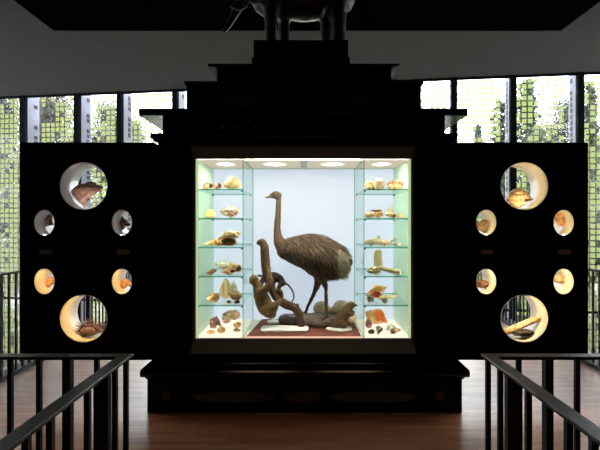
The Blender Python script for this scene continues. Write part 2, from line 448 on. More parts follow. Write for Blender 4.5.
for x0, x1, m in ((IL+.01, PX(243, 4.35)-.02, 20), (PX(243, 4.35)+.02, PX(364, 4.35)-.02, 170), (PX(364, 4.35)+.02, IR-.01, 20)):  # added light strips hidden by the header, brightening the case contents
    bm = box(x0, x1, 4.352, 4.41, 2.246, 2.256); bm.normal_update()
    for f in bm.faces:
        if f.normal.z < -.5: f.material_index = 1
    cpart('front_fill', bm, [BLACKM, mat_emit('front_fill_glow_%d' % m, (1, .89, .72), m)], 'long added fill light hidden behind the header')
def glass_part(name, x0, x1, y0, y1, z0, z1, axis, parent, edge=GEDGE, g=GLASSG):
    bm = box(x0, x1, y0, y1, z0, z1)
    bm.normal_update()
    for f in bm.faces:
        if abs(f.normal[axis]) < .5: f.material_index = 1
    return obj(name, bm, [g, edge], parent)
glass_part('front_glass', IL-.005, IR+.005, 4.338, 4.344, IZ0+.0, IZ1, 1, cab, RUBBER, GLASS)
PLx, PRx = PX(243, 4.35), PX(364, 4.35)
for x in (PLx, PRx):
    glass_part('glass_partition', x-.004, x+.004, 4.35, 5.195, IZ0+.001, IZ1-.001, 0, cab)
# glass edges beside the opening; their lit look is put in as emission
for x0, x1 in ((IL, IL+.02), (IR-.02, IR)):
    cpart('edge_strip', box(x0, x1, 4.348, 4.358, IZ0, IZ1), mat_emit('edge_strip_painted_glow', (.62, .72, .40), .85), 'pale yellow green glass edge strip with painted glow')

SFILL = mat_emit('added_strip_light', (1, .90, .72), 40)  # added hidden upright lights that fill the case from the front
for x0, x1 in ((IL+.002, IL+.019), (IR-.019, IR-.002)):
    bm = box(x0, x1, 4.358, 4.366, IZ0+.02, IZ1-.02); bm.normal_update()
    for f in bm.faces:
        if f.normal.y > .5: f.material_index = 1
    cpart('added_strip_light', bm, [BLACKM, SFILL], 'added upright fill light hidden behind the edge strip')
# entablature and stepped top
bm = bmesh.new()
add_prism(bm, [(4.30, 2.385), (4.24, 2.392), (4.20, 2.40), (4.19, 2.418), (4.20, 2.437), (4.26, 2.445), (BK, 2.445), (BK, 2.385)], -1.352, 1.335)
cpart('lower_moulding', bm, GLOSSB)
cpart('frieze', box(-1.285, 1.262, 4.33, BK, 2.44, 2.56), BLACK)
bm = bmesh.new()
add_prism(bm, [(4.05, 2.557), (4.045, 2.585), (4.05, 2.617), (BK, 2.617), (BK, 2.557)], -1.402, 1.372)
cpart('cornice', bm, GLOSSB)
cpart('attic_tier', bev(box(-1.088, 1.066, 4.40, BK-.05, 2.615, 2.93), .006), BLACK)
bm = bmesh.new()
add_prism(bm, [(4.385, 2.915), (4.37, 2.925), (4.37, 2.943), (BK-.04, 2.943), (BK-.04, 2.915)], -1.10, 1.078)
cpart('tier_moulding', bm, BLACK)
cpart('upper_tier', box(-.825, .812, 4.50, BK-.1, 2.942, 3.06), BLACK)
bm = bmesh.new(); add_prism(bm, nose(4.30, BK-.08, 3.056, 3.082), -.870, .845)
cpart('top_slab', bm, GLOSSB)
bm = bmesh.new(); add_box(bm, -.482, .405, 4.50, 5.10, 3.08, 3.365); add_box(bm, -.498, .420, 4.485, 5.115, 3.08, 3.20)
cpart('pedestal', bm, BLACK)
# inlays
def inlay(name, px, py, rx, rz, Y, m, lab):
    bm = bmesh.new(); c = P(px, py, Y); add_disc(bm, c.x, Y-.006, Y+.004, c.z, rx*Y/F, rz*Y/F)
    cpart(name, bm, m, lab)
inlay('oval_inlay', 234, 397, 41, 5.5, 4.17, STONE_G, 'long greenish stone oval'); inlay('oval_inlay', 373, 397, 43, 5.5, 4.17, STONE_G, 'long greenish stone oval')
inlay('oval_inlay', 303, 397, 18, 5.5, 4.17, STONE_R, 'short reddish stone oval')
for px in (166, 440): inlay('round_inlay', px, 396, 4.5, 4.5, 4.17, STONE_R, 'small round reddish stone')
for px, m in ((241, STONE_G), (364, STONE_R)): inlay('oval_inlay', px, 100, 17, 6.5, 4.40, m, 'wide stone oval below the top slab')
for px in (213, 268, 336, 393): inlay('round_inlay', px, 100, 4, 4, 4.40, STONE_R, 'small round stone')
for px in (205, 222, 236, 254, 278, 302, 327, 345, 362, 378, 398): inlay('brass_stud', px, 127.5, 2.4, 2.2, 4.33, BRASS, 'dull brass stud')
c = P(302.5, 98, 4.40); h = 4.4/F
cpart('square_plaque', box(c.x-11.5*h, c.x+11.5*h, 4.392, 4.402, c.z-9*h, c.z+9*h), mat_plain('grey_stone_plaque', (.075, .07, .055), .5, nscale=20), 'grey square plaque')
bm = bmesh.new(); add_disc(bm, c.x, 4.386, 4.394, c.z, 8.5*h, 8*h, 4); cpart('diamond', bm, BLACKM, 'black diamond in the plaque')
c = P(301.5, 48, 4.5); h = 4.5/F
cpart('name_plaque', box(c.x-12.5*h, c.x+12.5*h, 4.493, 4.501, c.z-6*h, c.z+6*h), mat_plain('dark_bronze_plaque', (.03, .027, .02), .5, nscale=30), 'dark bronze plaque on the pedestal')

# doors with shell windows
DF, DB = 4.40, 4.74
k = DF/F
DZ0, DZ1 = .394, 2.388
BIG = [(220, 186, 24, 24), (220, 318.5, 24, 24)]
SML = [(259.3, 222.7, 10.3, 13), (181.8, 222.5, 10.3, 13), (259.3, 281.5, 10.3, 13), (181.8, 281.5, 10.3, 13)]
def tube_liner(cx, cz, rx, rz, y0, y1, th=.004, seg=56):
    bm = bmesh.new(); ring = []
    for (rr, y) in ((0, y0), (0, y1), (th, y1), (th, y0)):
        ring.append([bm.verts.new((cx+(rx-rr)*math.cos(2*PI*i/seg), y, cz+(rz-rr)*math.sin(2*PI*i/seg))) for i in range(seg)])
    for a, b in zip(ring, ring[1:]+ring[:1]):
        for i in range(seg): bm.faces.new((a[i], a[(i+1) % seg], b[(i+1) % seg], b[i]))
    bmesh.ops.recalc_face_normals(bm, faces=bm.faces[:])
    return bm
def hole_x(sgn, hx): return sgn*(hx + (1.4 if sgn < 0 else -.6))*k
HOLES = {}
for sgn, x0, x1 in ((-1, -2.612, -1.392), (1, 1.368, 2.596)):
    bm = box(x0, x1, DF, DB, DZ0, DZ1)
    me = bpy.data.meshes.new('d'); bm.to_mesh(me); bm.free(); d = bpy.data.objects.new('d', me); COL.objects.link(d)
    cb = bmesh.new()
    for (hx, hy, rx, rz) in BIG+SML:
        add_disc(cb, hole_x(sgn, hx), DF-.05, DB+.05, EYE-(hy-CY)*k, rx*k, rz*k, 56)
    cme = bpy.data.meshes.new('c'); cb.to_mesh(cme); cb.free(); cu = bpy.data.objects.new('c', cme); COL.objects.link(cu)
    mo = d.modifiers.new('b', 'BOOLEAN'); mo.operation = 'DIFFERENCE'; mo.object = cu; mo.solver = 'EXACT'
    dg = bpy.context.evaluated_depsgraph_get(); e = bpy.data.meshes.new_from_object(d.evaluated_get(dg))
    bm = bmesh.new(); bm.from_mesh(e)
    for o_ in (d, cu): bpy.data.objects.remove(o_)
    door = cpart('cabinet_door', bm, DOORM, 'thick black cabinet door pierced by round and oval shell windows, %s' % ('left' if sgn < 0 else 'right'))
    for (hx, hy, rx, rz) in BIG+SML:
        cx, cz = hole_x(sgn, hx), EYE-(hy-CY)*k
        upper_left = sgn < 0 and hy < 230
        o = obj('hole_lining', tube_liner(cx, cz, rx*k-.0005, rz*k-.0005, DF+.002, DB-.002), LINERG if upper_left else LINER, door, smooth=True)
        o['label'] = 'hole lining greyed to look unlit' if upper_left else 'cream hole lining'
        HOLES[(sgn, hx > 230, hx < 200, hy)] = (cx, cz, rx*k, rz*k)
        if True:
            wl = rx*k*.24
            up = hy < 240                              # high holes are lit from their lower lip, low ones from the upper lip
            za, zc = (cz-rz*k*.962, cz-rz*k*.945) if up else (cz+rz*k*.945, cz+rz*k*.962)
            bm = box(cx-wl, cx+wl, DF+.004, DF+.022, za, zc)
            bm.normal_update()
            for f in bm.faces:
                if f.normal.y > .5 or f.normal.z*(1 if up else -1) > .5: f.material_index = 1
            o = obj('hole_lamp_or_fill', bm, [BLACKM, FILLG if upper_left else LEDW if sgn < 0 else LEDU if up else LEDC], door)  # upper left holes are unlit; their dim lights are added fill
            o['label'] = 'small lamp in the hole, added fill in the upper left ones'
    xa, xb = ((x1, BL) if sgn < 0 else (BR, x0))
    obj('hinge_strip', box(xa, xb, 4.44, 4.50, .475, 2.375), DOORM, door)
    for hx in (259.3, 181.8):
        c = Vector((sgn*hx*k, DF, EYE-29*k))
        o = obj('label_plate', bev(box(c.x-.056, c.x+.056, DF-.006, DF+.001, c.z-.021, c.z+.021), .002, 1), mat_plain('brown_label_plate', (.42, .31, .22), .5, nscale=40, namt=.2), door)
        o['label'] = 'small brown label plate'

# ---------------------------------------------------------------- glass shelves
SHY = [189, 218, 247, 276, 305]
SHZ = [PZ(y, 4.37) for y in SHY]
def make_shelf(xa, xb, z, label):
    t = thing('glass_shelf', label, 'shelf', ((xa+xb)/2, 4.37, z), 'glass shelves of the display case')
    bm = box(xa, xb, 4.37, 5.12, z-.012, z); bm.normal_update()
    for f in bm.faces:
        if abs(f.normal.y) > .5: f.material_index = 1
    obj('glass_plate', bm, [GLASSG, GEDGE], t)
    for x in (xa+.009, xb-.009):
        for y in (4.385, 5.10):
            o = obj('shelf_clip', bev(box(x-.009, x+.009, y-.009, y+.009, z-.024, z-.012), .003, 1), RUBBER, t); o['label'] = 'black clip'
    return t
names = ['topmost', 'second from the top', 'middle one', 'second from the bottom', 'lowest']
for i, z in enumerate(SHZ):
    make_shelf(IL+.001, PLx-.005, z, 'greenish glass shelf in left compartment, %s of five' % names[i])
for i, z in enumerate(SHZ):
    make_shelf(PRx+.005, IR-.001, z, 'greenish glass shelf in right compartment, %s of five' % names[i])

# ---------------------------------------------------------------- shells
def gastropod(turns=4., Wx=2.2, T=1.4, a=.55, bz=1.1, spine=0., nsp=7, canal=0., ribs=0, seg=16, per=26):
    """helical shell surface; returns (shell bmesh, aperture bmesh)"""
    bm = bmesh.new(); N = int(turns*per); rings = []
    for i in range(N+1):
        th = 2*PI*turns*i/N; r = Wx**(th/(2*PI)-turns)
        ring = []
        for j in range(seg):
            ph = 2*PI*j/seg
            s = 1 + spine*max(0, math.cos(nsp*th/2))**6*max(0, math.cos(ph-.7))**3
            s *= 1 + (.05*math.cos(ribs*ph) if ribs else 0)
            rad = r*a*.92 + r*a*math.cos(ph)*s
            z = -T*r + r*a*bz*math.sin(ph)*s - canal*r*max(0, -math.sin(ph))**4
            if math.sin(ph) < 0: rad *= 1 - .55*min(1, canal)*(-math.sin(ph))**3
            ring.append(bm.verts.new((rad*math.cos(th), -rad*math.sin(th), z)))
        rings.append(ring)
    for A, B in zip(rings, rings[1:]):
        for j in range(seg): bm.faces.new((A[j], A[(j+1) % seg], B[(j+1) % seg], B[j]))
    bm.faces.new(rings[0])
    last = [v.co.copy() for v in rings[-1]]; prev = [v.co.copy() for v in rings[-3]]
    ap = bmesh.new(); c = sum(last, Vector())/seg; cp = sum(prev, Vector())/seg
    lip = [bm.verts.new(c + (p-c)*.80 - (cp-c)*.10) for p in last]
    for j in range(seg): bm.faces.new((rings[-1][j], rings[-1][(j+1) % seg], lip[(j+1) % seg], lip[j]))
    q = [ap.verts.new(c + (p-c)*.81 - (cp-c)*.10) for p in last]
    n = [ap.verts.new(cp + (p-c)*.45) for p in last]
    for j in range(seg): ap.faces.new((q[j], q[(j+1) % seg], n[(j+1) % seg], n[j]))
    ap.faces.new(n)
    return bm, ap
def scallop(nr=11, bulge=.35):
    bm = bmesh.new(); nu, nv = nr*4, 12
    for side in (1, -1):
        g = []
        for v in range(nv+1):
            row = []
            for u in range(nu+1):
                a_ = (u/nu-.5)*R(150); rr = v/nv
                R0 = rr*(1+.03*math.cos(nr*2*PI*u/nu))
                z = bulge*(1-(2*u/nu-1)**2*.85)*math.sin(PI*min(1, rr*.86+.1))*(1 if side > 0 else .55)
                z += .025*math.cos(nr*2*PI*u/nu)*rr
                row.append(bm.verts.new((R0*math.sin(a_), R0*math.cos(a_), side*z)))
            g.append(row)
        for v in range(nv):
            for u in range(nu):
                f = (g[v][u], g[v][u+1], g[v+1][u+1], g[v+1][u])
                bm.faces.new(f if side > 0 else f[::-1])
    bmesh.ops.remove_doubles(bm, verts=bm.verts[:], dist=.004)
    return bm, None
def cowrie():
    bm = bmesh.new(); ball(bm, (0,0,0), 1, .72, .62, 4)
    for v in bm.verts:
        if v.co.z < 0: v.co.z *= .55; v.co.z += .16*math.exp(-(v.co.y/.10)**2)*(1-v.co.x**2*.6)
        v.co.y *= 1 + .15*v.co.x
    return bm, None
def lump(seed=0, amp=.3, sc=1.6, spikes=0, slen=.5, sub=4):
    bm = bmesh.new(); ball(bm, (0,0,0), 1, 1, 1, sub)
    o_ = Vector((seed*7.3, seed*3.1, seed*1.7))
    for v in bm.verts: v.co *= 1 + amp*noise.fractal(v.co*sc+o_, 1.0, 2.0, 3)
    rg = random.Random(seed)
    for i in range(spikes):
        d = Vector((rg.uniform(-1,1), rg.uniform(-1,1), rg.uniform(-.1,1))).normalized()
        cone(bm, d*.8, d*(1+slen*rg.uniform(.6,1.2)), .14, .012)
    return bm, None
def crown(n=8):
    """fan of upright barnacle spikes"""
    bm = bmesh.new(); ball(bm, (0,0,0), 1, .7, .45, 3)
    rg = random.Random(5)
    for i in range(n):
        a_ = -1+2*(i+.5)/n; p = Vector((a_*.75, rg.uniform(-.25,.25), .15))
        cone(bm, p, p+Vector((a_*.45, rg.uniform(-.1,.1), .95-.25*abs(a_)+rg.uniform(-.15,.15))), .25, .03, 9)
    return bm, None
def stick(pts, rad, spikes=0, seed=1):
    bm = bmesh.new(); limb(bm, pts, rad, seg=14, sub=6)
    bm.normal_update()
    for v in bm.verts: v.co += v.normal*.12*rad[0]*noise.noise(v.co*9+Vector((seed,0,0)))
    rg = random.Random(seed)
    for i in range(spikes):
        p = Vector(pts[rg.randrange(len(pts))]); cone(bm, p, p+Vector((rg.uniform(-.2,.2), rg.uniform(-.3,.3), rg.uniform(.2,.5))), .08, .02)
    return bm, None
def comb():
    """low domed shell with long spines fanning out above it"""
    bm = bmesh.new(); ball(bm, (0,0,0), .8, .55, .42, 3)
    for row, (n, y0, L) in enumerate(((15, -.22, .62), (13, .0, .72), (11, .22, .6))):
        for i in range(n):
            a_ = R(-8 + 196*i/(n-1)); d = Vector((math.cos(a_), y0*1.2, math.sin(a_)*.75+.05))
            p = Vector((d.x*.6, y0, d.z*.38)); cone(bm, p, p+d.normalized()*L, .06, .008, 6)
    return bm, None
def half_open():
    """upright bivalve half with an inner slit"""
    bm = bmesh.new(); ball(bm, (0,0,0), .62, .5, 1, 4)
    for v in bm.verts:
        v.co.x *= 1 - .35*v.co.z
        if v.co.y < -.15: v.co.y += .34*math.exp(-((v.co.x+.08)/.16)**2)*(1-min(1, v.co.z**2))
    return bm, None

SM = dict(
 pink = mat_two('pinkish_brown_shell', (.48,.20,.11), (.74,.46,.30), 40),
 cream = mat_two('cream_yellow_shell', (.72,.50,.20), (.88,.72,.42), 24, 'wave'),
 yellow = mat_two('smooth_yellow_shell', (.78,.55,.20), (.86,.68,.34), 18, rough=.3),
 pale = mat_two('pale_sand_shell', (.55,.40,.24), (.84,.70,.50), 45),
 tan = mat_two('tan_shell', (.50,.27,.10), (.82,.60,.34), 38, bump=.5),
 brown = mat_two('dark_brown_shell', (.16,.06,.03), (.42,.20,.10), 60),
 orange = mat_two('orange_shell', (.70,.28,.08), (.88,.54,.24), 40),
 mottled = mat_two('mottled_brown_shell', (.32,.15,.07), (.84,.66,.42), 42, bump=.4, lo=.45, hi=.56),
 striped = mat_two('striped_brown_shell', (.20,.09,.04), (.66,.44,.22), 26, 'wave'),
 white = mat_two('white_shell', (.66,.60,.48), (.90,.86,.76), 40),
 grey = mat_two('grey_green_shell', (.28,.25,.15), (.56,.49,.33), 60, bump=.6),
 sand = mat_two('sandy_coral', (.56,.42,.20), (.80,.64,.38), 70, bump=.9),
 plum = mat_two('plum_brown_shell', (.26,.10,.09), (.48,.26,.22), 50, bump=.5),
 black = mat_two('black_brown_shell', (.02,.014,.01), (.12,.08,.05), 60),
 apor = mat_plain('orange_aperture', (.85,.20,.03), .3), apred = mat_plain('red_aperture', (.50,.06,.02), .3),
 apbr = mat_plain('brown_aperture', (.20,.07,.03), .35), appk = mat_plain('pale_pink_aperture', (.80,.52,.36), .35),
 dkspin = mat_two('dark_spiny_shell', (.10,.05,.035), (.26,.15,.11), 60),
 cocoa = mat_two('cocoa_shell', (.30,.14,.10), (.50,.30,.22), 22),
)
def place(name, gen, mat, label, loc, w, h, d=None, rot=(0,0,0), apm=None, group='shells in the display case', cat='shell', smooth=True):
    """fit a generated shell into w x d x h (metres), standing on loc"""
    bm, ap = gen
    M = Matrix.Rotation(rot[2], 4, 'Z') @ Matrix.Rotation(rot[1], 4, 'Y') @ Matrix.Rotation(rot[0], 4, 'X')
    bm.transform(M)
    lo = Vector([min(v.co[i] for v in bm.verts) for i in range(3)]); hi = Vector([max(v.co[i] for v in bm.verts) for i in range(3)])
    d = d or (w+h)/2
    S = Matrix.Diagonal((w/(hi.x-lo.x), d/(hi.y-lo.y), h/(hi.z-lo.z), 1)) @ Matrix.Translation(Vector((-(lo.x+hi.x)/2, -(lo.y+hi.y)/2, -lo.z)))
    bm.transform(S); bmesh.ops.recalc_face_normals(bm, faces=bm.faces[:])
    o = obj(name, bm, SM[mat] if isinstance(mat, str) else mat, None, loc, smooth)
    tag(o, label, cat, group)
    if ap:
        ap.transform(M); ap.transform(S)
        a = obj('aperture', ap, SM[apm or 'apbr'], o, smooth=True); a.data.transform(Matrix.Identity(4))
        a.location = (0,0,0)
        for v in a.data.vertices: v.co += Vector(loc)          # undo the world-to-parent offset: already local
        a['label'] = {'apor': 'bright orange aperture', 'apred': 'deep red aperture', 'appk': 'pale pink aperture'}.get(apm, 'brown aperture')
    else:
        if ap is not None: ap.free()
    return o
# side-on whorled shells: axis along X after this rotation, mouth towards the viewer
WH = lambda **k: gastropod(**k)
def on(shelf, x0, x1, ytop, ybase, Y=None):
    """centre, width and height of an item read between photo columns x0..x1, standing on a shelf (index) or the case floor (5)"""
    z = SHZ[shelf] if shelf < 5 else IZ0
    if Y is None: Y = (EYE-z)*F/(ybase-CY)
    Y = min(max(Y, 4.44), 5.05)
    return (PX((x0+x1)/2, Y), Y, z+.0005), (x1-x0)*Y/F, (ybase-ytop)*Y/F
def shell(name, gen, mat, label, spot, rot=(0,0,0), apm=None, d=None, group='shells in the display case', cat='shell'):
    loc, w_, h_ = spot
    return place(name, gen, mat, label, loc, w_, h_, d, rot, apm, group, cat)
LAY = (R(90), 0, 0)
# left compartment, top to bottom
shell('turban_shell', WH(turns=4, Wx=1.9, T=.9, a=.6), 'pink', 'round pinkish brown snail shell at left end of top left shelf', on(0,202.5,213,181,189.5,4.6), (R(60),R(-30),0), 'apbr')
shell('turban_shell', WH(turns=4, Wx=1.8, T=1.1, a=.6), 'pink', 'smaller red brown snail shell beside pale ribbed clam on top left shelf', on(0,213.5,221.5,182,189.5,4.52), (R(20),R(-40),0), 'apbr')
shell('ribbed_clam', scallop(13,.55), 'cream', 'large pale yellow ribbed clam shell on top left shelf', on(0,223,241.5,174.5,189.5,4.6), (R(78),0,0), d=.12)
shell('smooth_shell', cowrie(), 'yellow', 'smooth yellow egg-shaped shell on second left shelf', on(1,204.5,216,209,218,4.6), (0,0,0), d=.08)
o = shell('thorny_oyster', lump(2,.35,1.8,26,.35), 'pale', 'pale thorny shell with red spots on second left shelf', on(1,219.5,240,205,218,4.65), d=.13)
bm = bmesh.new(); ball(bm, (.010,-.052,.042), .013, .012, .008, 2); ball(bm, (.062,-.036,.046), .012, .014, .015, 2); ball(bm, (.036,-.052,.030), .016, .010, .007, 2)
b_ = obj('red_patch', bm, mat_plain('red_shell_spot', (.5,.07,.05), .5), o, loc=o.location, smooth=True); b_['label'] = 'red spots'
shell('long_tailed_murex', WH(turns=4.5, Wx=2.1, T=1.6, a=.55, spine=.25, canal=1.9), 'orange', 'small orange shell with long thin tail on third left shelf', on(2,202.5,223,239,246.5), (0,R(82),0), 'apbr', d=.07)
shell('winged_conch', WH(turns=5, Wx=2.3, T=1.7, a=.6, spine=.4, nsp=6, canal=.8), 'tan', 'large tan conch with pointed lip on third left shelf', on(2,214,241,230.5,246), (R(-12),R(62),R(10)), 'apbr', d=.16)
shell('cone_shell', WH(turns=5, Wx=1.7, T=1.8, a=.5, canal=.9), 'brown', 'dark brown cone shell at left end of fourth left shelf', on(3,205.5,217.5,268.5,275), (0,R(78),0), 'apbr', d=.07)
shell('limpet_shell', WH(turns=5, Wx=1.55, T=1.5, a=.5), 'white', 'pale pointed shell standing behind on fourth left shelf', on(3,214,231,259.5,270.5), (0,R(12),0), 'appk')
shell('top_shell', WH(turns=6, Wx=1.5, T=1.5, a=.5, spine=.3, nsp=9), 'tan', 'tan peaked shell at right end of fourth left shelf', on(3,227.5,242,261.5,272.5), (0,R(-25),0), 'apbr')
shell('auger_shell', WH(turns=6, Wx=1.5, T=2.6, a=.48), 'orange', 'low orange brown shell lying in front on fourth left shelf', on(3,219,235.5,269.5,275), (0,R(-84),0), 'apbr', d=.06)
shell('small_conch', WH(turns=4.5, Wx=2.0, T=1.5, a=.55, spine=.35, canal=.6), 'orange', 'small orange conch spread on its lip at left of fifth left shelf', on(4,206.5,220,292.5,303.5), (0,R(-20),R(15)), 'appk')
shell('upright_clam', half_open(), 'cream', 'tall cream shell with brown slit on fifth left shelf', on(4,220,231.5,278.5,298.5), d=.10)
shell('upright_valve', scallop(9,.4), 'white', 'white shell valve standing behind tall cream shell', on(4,230,237.5,280.5,297), (R(84),0,R(20)), d=.05)
shell('bonnet_shell', WH(turns=4, Wx=1.9, T=1.0, a=.6, ribs=6), 'striped', 'dark brown striped round shell at right of fifth left shelf', on(4,228,242,290.5,300.5), (R(25),R(55),0), 'apbr')
shell('small_cowrie', cowrie(), 'brown', 'tiny red brown cowrie in front of striped shell on fifth left shelf', on(4,226.5,231.5,300,303.5), d=.035)
shell('small_snail', WH(turns=3.5, Wx=1.9, T=.9, a=.6), 'black', 'tiny dark snail shell at right front of fifth left shelf', on(4,233.5,240,300.5,304.3), (R(80),0,0), 'appk', d=.04)
shell('star_shell', WH(turns=4, Wx=1.9, T=.8, a=.55, spine=.9, nsp=9), 'plum', 'pinkish brown spiky shell on left compartment floor', on(5,209.5,222.5,315.5,328), (R(70),R(15),0), 'apbr')
shell('turban_shell', WH(turns=4, Wx=2.0, T=1.2, a=.6, ribs=5), 'mottled', 'large mottled turban shell at back of left compartment floor', on(5,222,240,310,323), (R(25),R(-50),0), 'appk')
shell('flat_cowrie', cowrie(), 'orange', 'flat orange shell at left front of left compartment floor', on(5,206.5,215,330,334), d=.06)
shell('orange_cowrie', cowrie(), 'orange', 'round orange cowrie in the middle of left compartment floor', on(5,217,225.5,326.5,333), d=.07)
shell('moon_shell', WH(turns=3.5, Wx=1.9, T=.8, a=.6), 'orange', 'orange snail shell at right of left compartment floor', on(5,233,241.5,321.5,328), (R(80),R(10),0), 'appk')
shell('whelk_shell', WH(turns=4.5, Wx=1.9, T=1.4, a=.55, canal=.5), 'mottled', 'small grey brown whelk in right front corner of left compartment floor', on(5,232.5,241,328,332.5), (0,R(80),0), 'apbr')
# right compartment, top to bottom
shell('moon_shell', WH(turns=4, Wx=1.9, T=.6, a=.6), 'tan', 'round tan snail shell with dark mouth on top right shelf', on(0,364.5,375.5,179.5,189.5,4.58), (R(70),R(25),0), 'apbr')
shell('pale_coral', lump(4,.45,2.2,8,.35), 'pale', 'pale jagged shell in the middle of top right shelf', on(0,374.5,385.5,176.5,189.5,4.66), d=.10)
shell('barnacle_cluster', crown(8), 'tan', 'brown barnacle cluster with upright spikes on top right shelf', on(0,386.5,403.5,177.5,189.5,4.6), d=.11)
shell('lumpy_shell', lump(6,.4,2,0), 'tan', 'lumpy tan shell at left end of second right shelf', on(1,364.5,375,211.5,218.3,4.55), d=.08)
o = shell('fan_shell', scallop(12,.3), 'orange', 'round orange fan shell under a dark bar on second right shelf', on(1,373,383.5,208.5,218.3,4.66), (R(75),0,0), d=.06)
bm = bmesh.new(); limb(bm, [(-.07,-.045,.075),(-.03,-.048,.07),(.02,-.046,.074)], [.006,.009,.006], seg=8)
b_ = obj('dark_twig', bm, SM['black'], o, loc=o.location, smooth=True); b_['label'] = 'dark bar across the fan'
shell('pointed_top_shell', WH(turns=7, Wx=1.42, T=2.0, a=.46), 'sand', 'tan pointed cone-shaped shell on second right shelf', on(1,385,396.5,206.5,218.3,4.6), (0,0,0), 'apbr')
shell('small_snail', WH(turns=3.5, Wx=1.9, T=.7, a=.6), 'orange', 'small orange brown snail shell at right end of second right shelf', on(1,397,402.5,213,218.3,4.55), (R(85),0,0), 'apbr')
shell('long_coral', stick([(-1,0,.2),(-.5,0,.28),(0,.1,.3),(.5,0,.25),(1,0,.15)], [.2,.24,.25,.22,.12], 0, 3), 'sand', 'long sandy coral piece lying behind on third right shelf', on(2,364.5,388,239,245.3,4.8), d=.08, cat='coral')
shell('knobbed_coral', stick([(0,0,0),(0,0,.5),(.1,0,1)], [.3,.22,.26], 0, 8), 'sand', 'short knob of coral standing behind the long sandy piece', on(2,376.5,380.5,235.5,244.5,4.93), d=.04, cat='coral')
shell('small_shell', lump(8,.3,2), 'grey', 'small grey brown shell at left front of third right shelf', on(2,368,375.5,241,246.3,4.6), d=.06)
shell('ribbed_oval', scallop(10,.4), 'mottled', 'oval ribbed shell in the middle front of third right shelf', on(2,380,390,240.5,247,4.5), (R(60),0,R(10)), d=.06)
shell('branched_coral', stick([(-1,0,0),(-.3,0,.5),(.3,.1,.7),(.9,0,1)], [.3,.25,.3,.22], 3, 5), 'grey', 'branched grey coral on third right shelf', on(2,387.5,396.5,238,245.5,4.75), d=.06, cat='coral')
shell('small_shell', lump(9,.3,2,5,.3), 'grey', 'small knobbly grey shell at right end of third right shelf', on(2,394,401.5,242.5,247,4.5), d=.06)
shell('horn_column', stick([(0,0,0),(.03,0,1),(-.03,0,2),(.03,0,3)], [.42,.46,.44,.40], 0, 2), 'sand', 'upright tan horn column on fourth right shelf', on(3,373.5,382.5,249.5,270), d=.085, cat='coral')
shell('lumpy_coral', lump(11,.4,2.4), 'sand', 'lumpy sandy coral at left of fourth right shelf', on(3,366,381,266,274.5), d=.09, cat='coral')
shell('club_coral', stick([(-1,0,.5),(-.4,0,.35),(.3,0,.2),(1,-.05,.1)], [.16,.2,.22,.28], 0, 4), 'sand', 'club-shaped coral lying at right of fourth right shelf', on(3,378.5,401,267,276), d=.09, cat='coral')
shell('orange_mouthed_conch', WH(turns=5, Wx=2.1, T=1.7, a=.6, spine=.3, nsp=6, canal=.8), 'orange', 'conch with dark red mouth on lowest right shelf', on(4,364.8,387,284.5,298), (R(-10),R(72),0), 'apred', d=.14)
shell('mossy_shell', lump(12,.4,2.4,4,.2), 'grey', 'grey green lumpy shell at left of lowest right shelf', on(4,366.5,374.5,294.3,302.5), d=.07)
shell('spiked_coral', stick([(-1,0,.1),(-.4,0,.2),(.3,0,.25),(1,0,.35)], [.22,.25,.2,.14], 7, 6), 'sand', 'spiked sandy coral at right of lowest right shelf', on(4,379,398,292,300), d=.08, cat='coral')
shell('ball_shell', lump(13,.18,3), 'grey', 'small round grey urchin at front of lowest right shelf', on(4,381.5,388,297,303.5), d=.06)
shell('large_conch', WH(turns=5, Wx=2.2, T=1.5, a=.62, spine=.2, nsp=7, canal=.6), 'orange', 'large orange-mouthed conch at back of right compartment floor', on(5,364.8,387,308.5,324), (R(-8),R(-58),0), 'apor', d=.17)
shell('plum_shell', lump(14,.22,2.5,12,.12), 'plum', 'plum brown rounded shell at left of right compartment floor', on(5,365,372.5,319.5,328.5), d=.08)
shell('dark_cluster', lump(15,.6,2.8,7,.3), 'black', 'small black cluster at left front of right compartment floor', on(5,367.5,375,331,336.5,4.5), d=.05)
shell('murex_shell', WH(turns=4, Wx=2.0, T=1.1, a=.55, spine=.4, canal=1.0), 'grey', 'upright grey tan murex in the middle of right compartment floor', on(5,375.8,383,325.5,335), (0,R(15),0), 'apbr')
shell('pale_valve', scallop(10,.3), 'white', 'pale flat shell valve at back right of right compartment floor', on(5,385.5,397,324.5,330.5), (R(22),0,0), d=.10)
shell('striped_cowrie', WH(turns=4, Wx=1.7, T=1.8, a=.5), 'striped', 'brown striped oval shell at right front of right compartment floor', on(5,390,401.5,327.5,334), (0,R(82),0), 'apbr', d=.07)

# shells in the door windows
def in_hole(sgn, outer, inner, hy, x0, x1, ytop, ybase, Y=4.58):
    cx, cz, rx, rz = HOLES[(sgn, outer, inner, hy)]
    x = PX((x0+x1)/2, Y); hw = (x1-x0)*Y/F*.08; u = max(abs(x-hw-cx), abs(x+hw-cx))/rx; u = min(.95, u)
    zfloor = cz - (rz-.005)*math.sqrt(1-u*u)
    zb = PZ(ybase, Y)
    return (x, Y, max(zb, zfloor+.002)), (x1-x0)*Y/F, (ybase-ytop)*Y/F
G2 = 'shells in the door windows'
shell('brown_conch', WH(turns=5, Wx=2.3, T=1.5, a=.62, spine=.25, nsp=6, canal=.7), 'cocoa', 'large pinkish brown conch in upper round window of left door', in_hole(-1,False,False,186, 72,103,182,209.5,4.60), (R(10),R(20),R(120)), 'apbr', .20, G2)
shell('spiny_murex', WH(turns=4, Wx=2.0, T=1.0, a=.55, spine=.9, nsp=9, canal=.6), 'dkspin', 'dark brown spiny shell in upper outer oval window of left door', in_hole(-1,True,False,222.7, 40.5,55,214,235,4.62), (R(60),R(30),0), 'apbr', .12, G2)
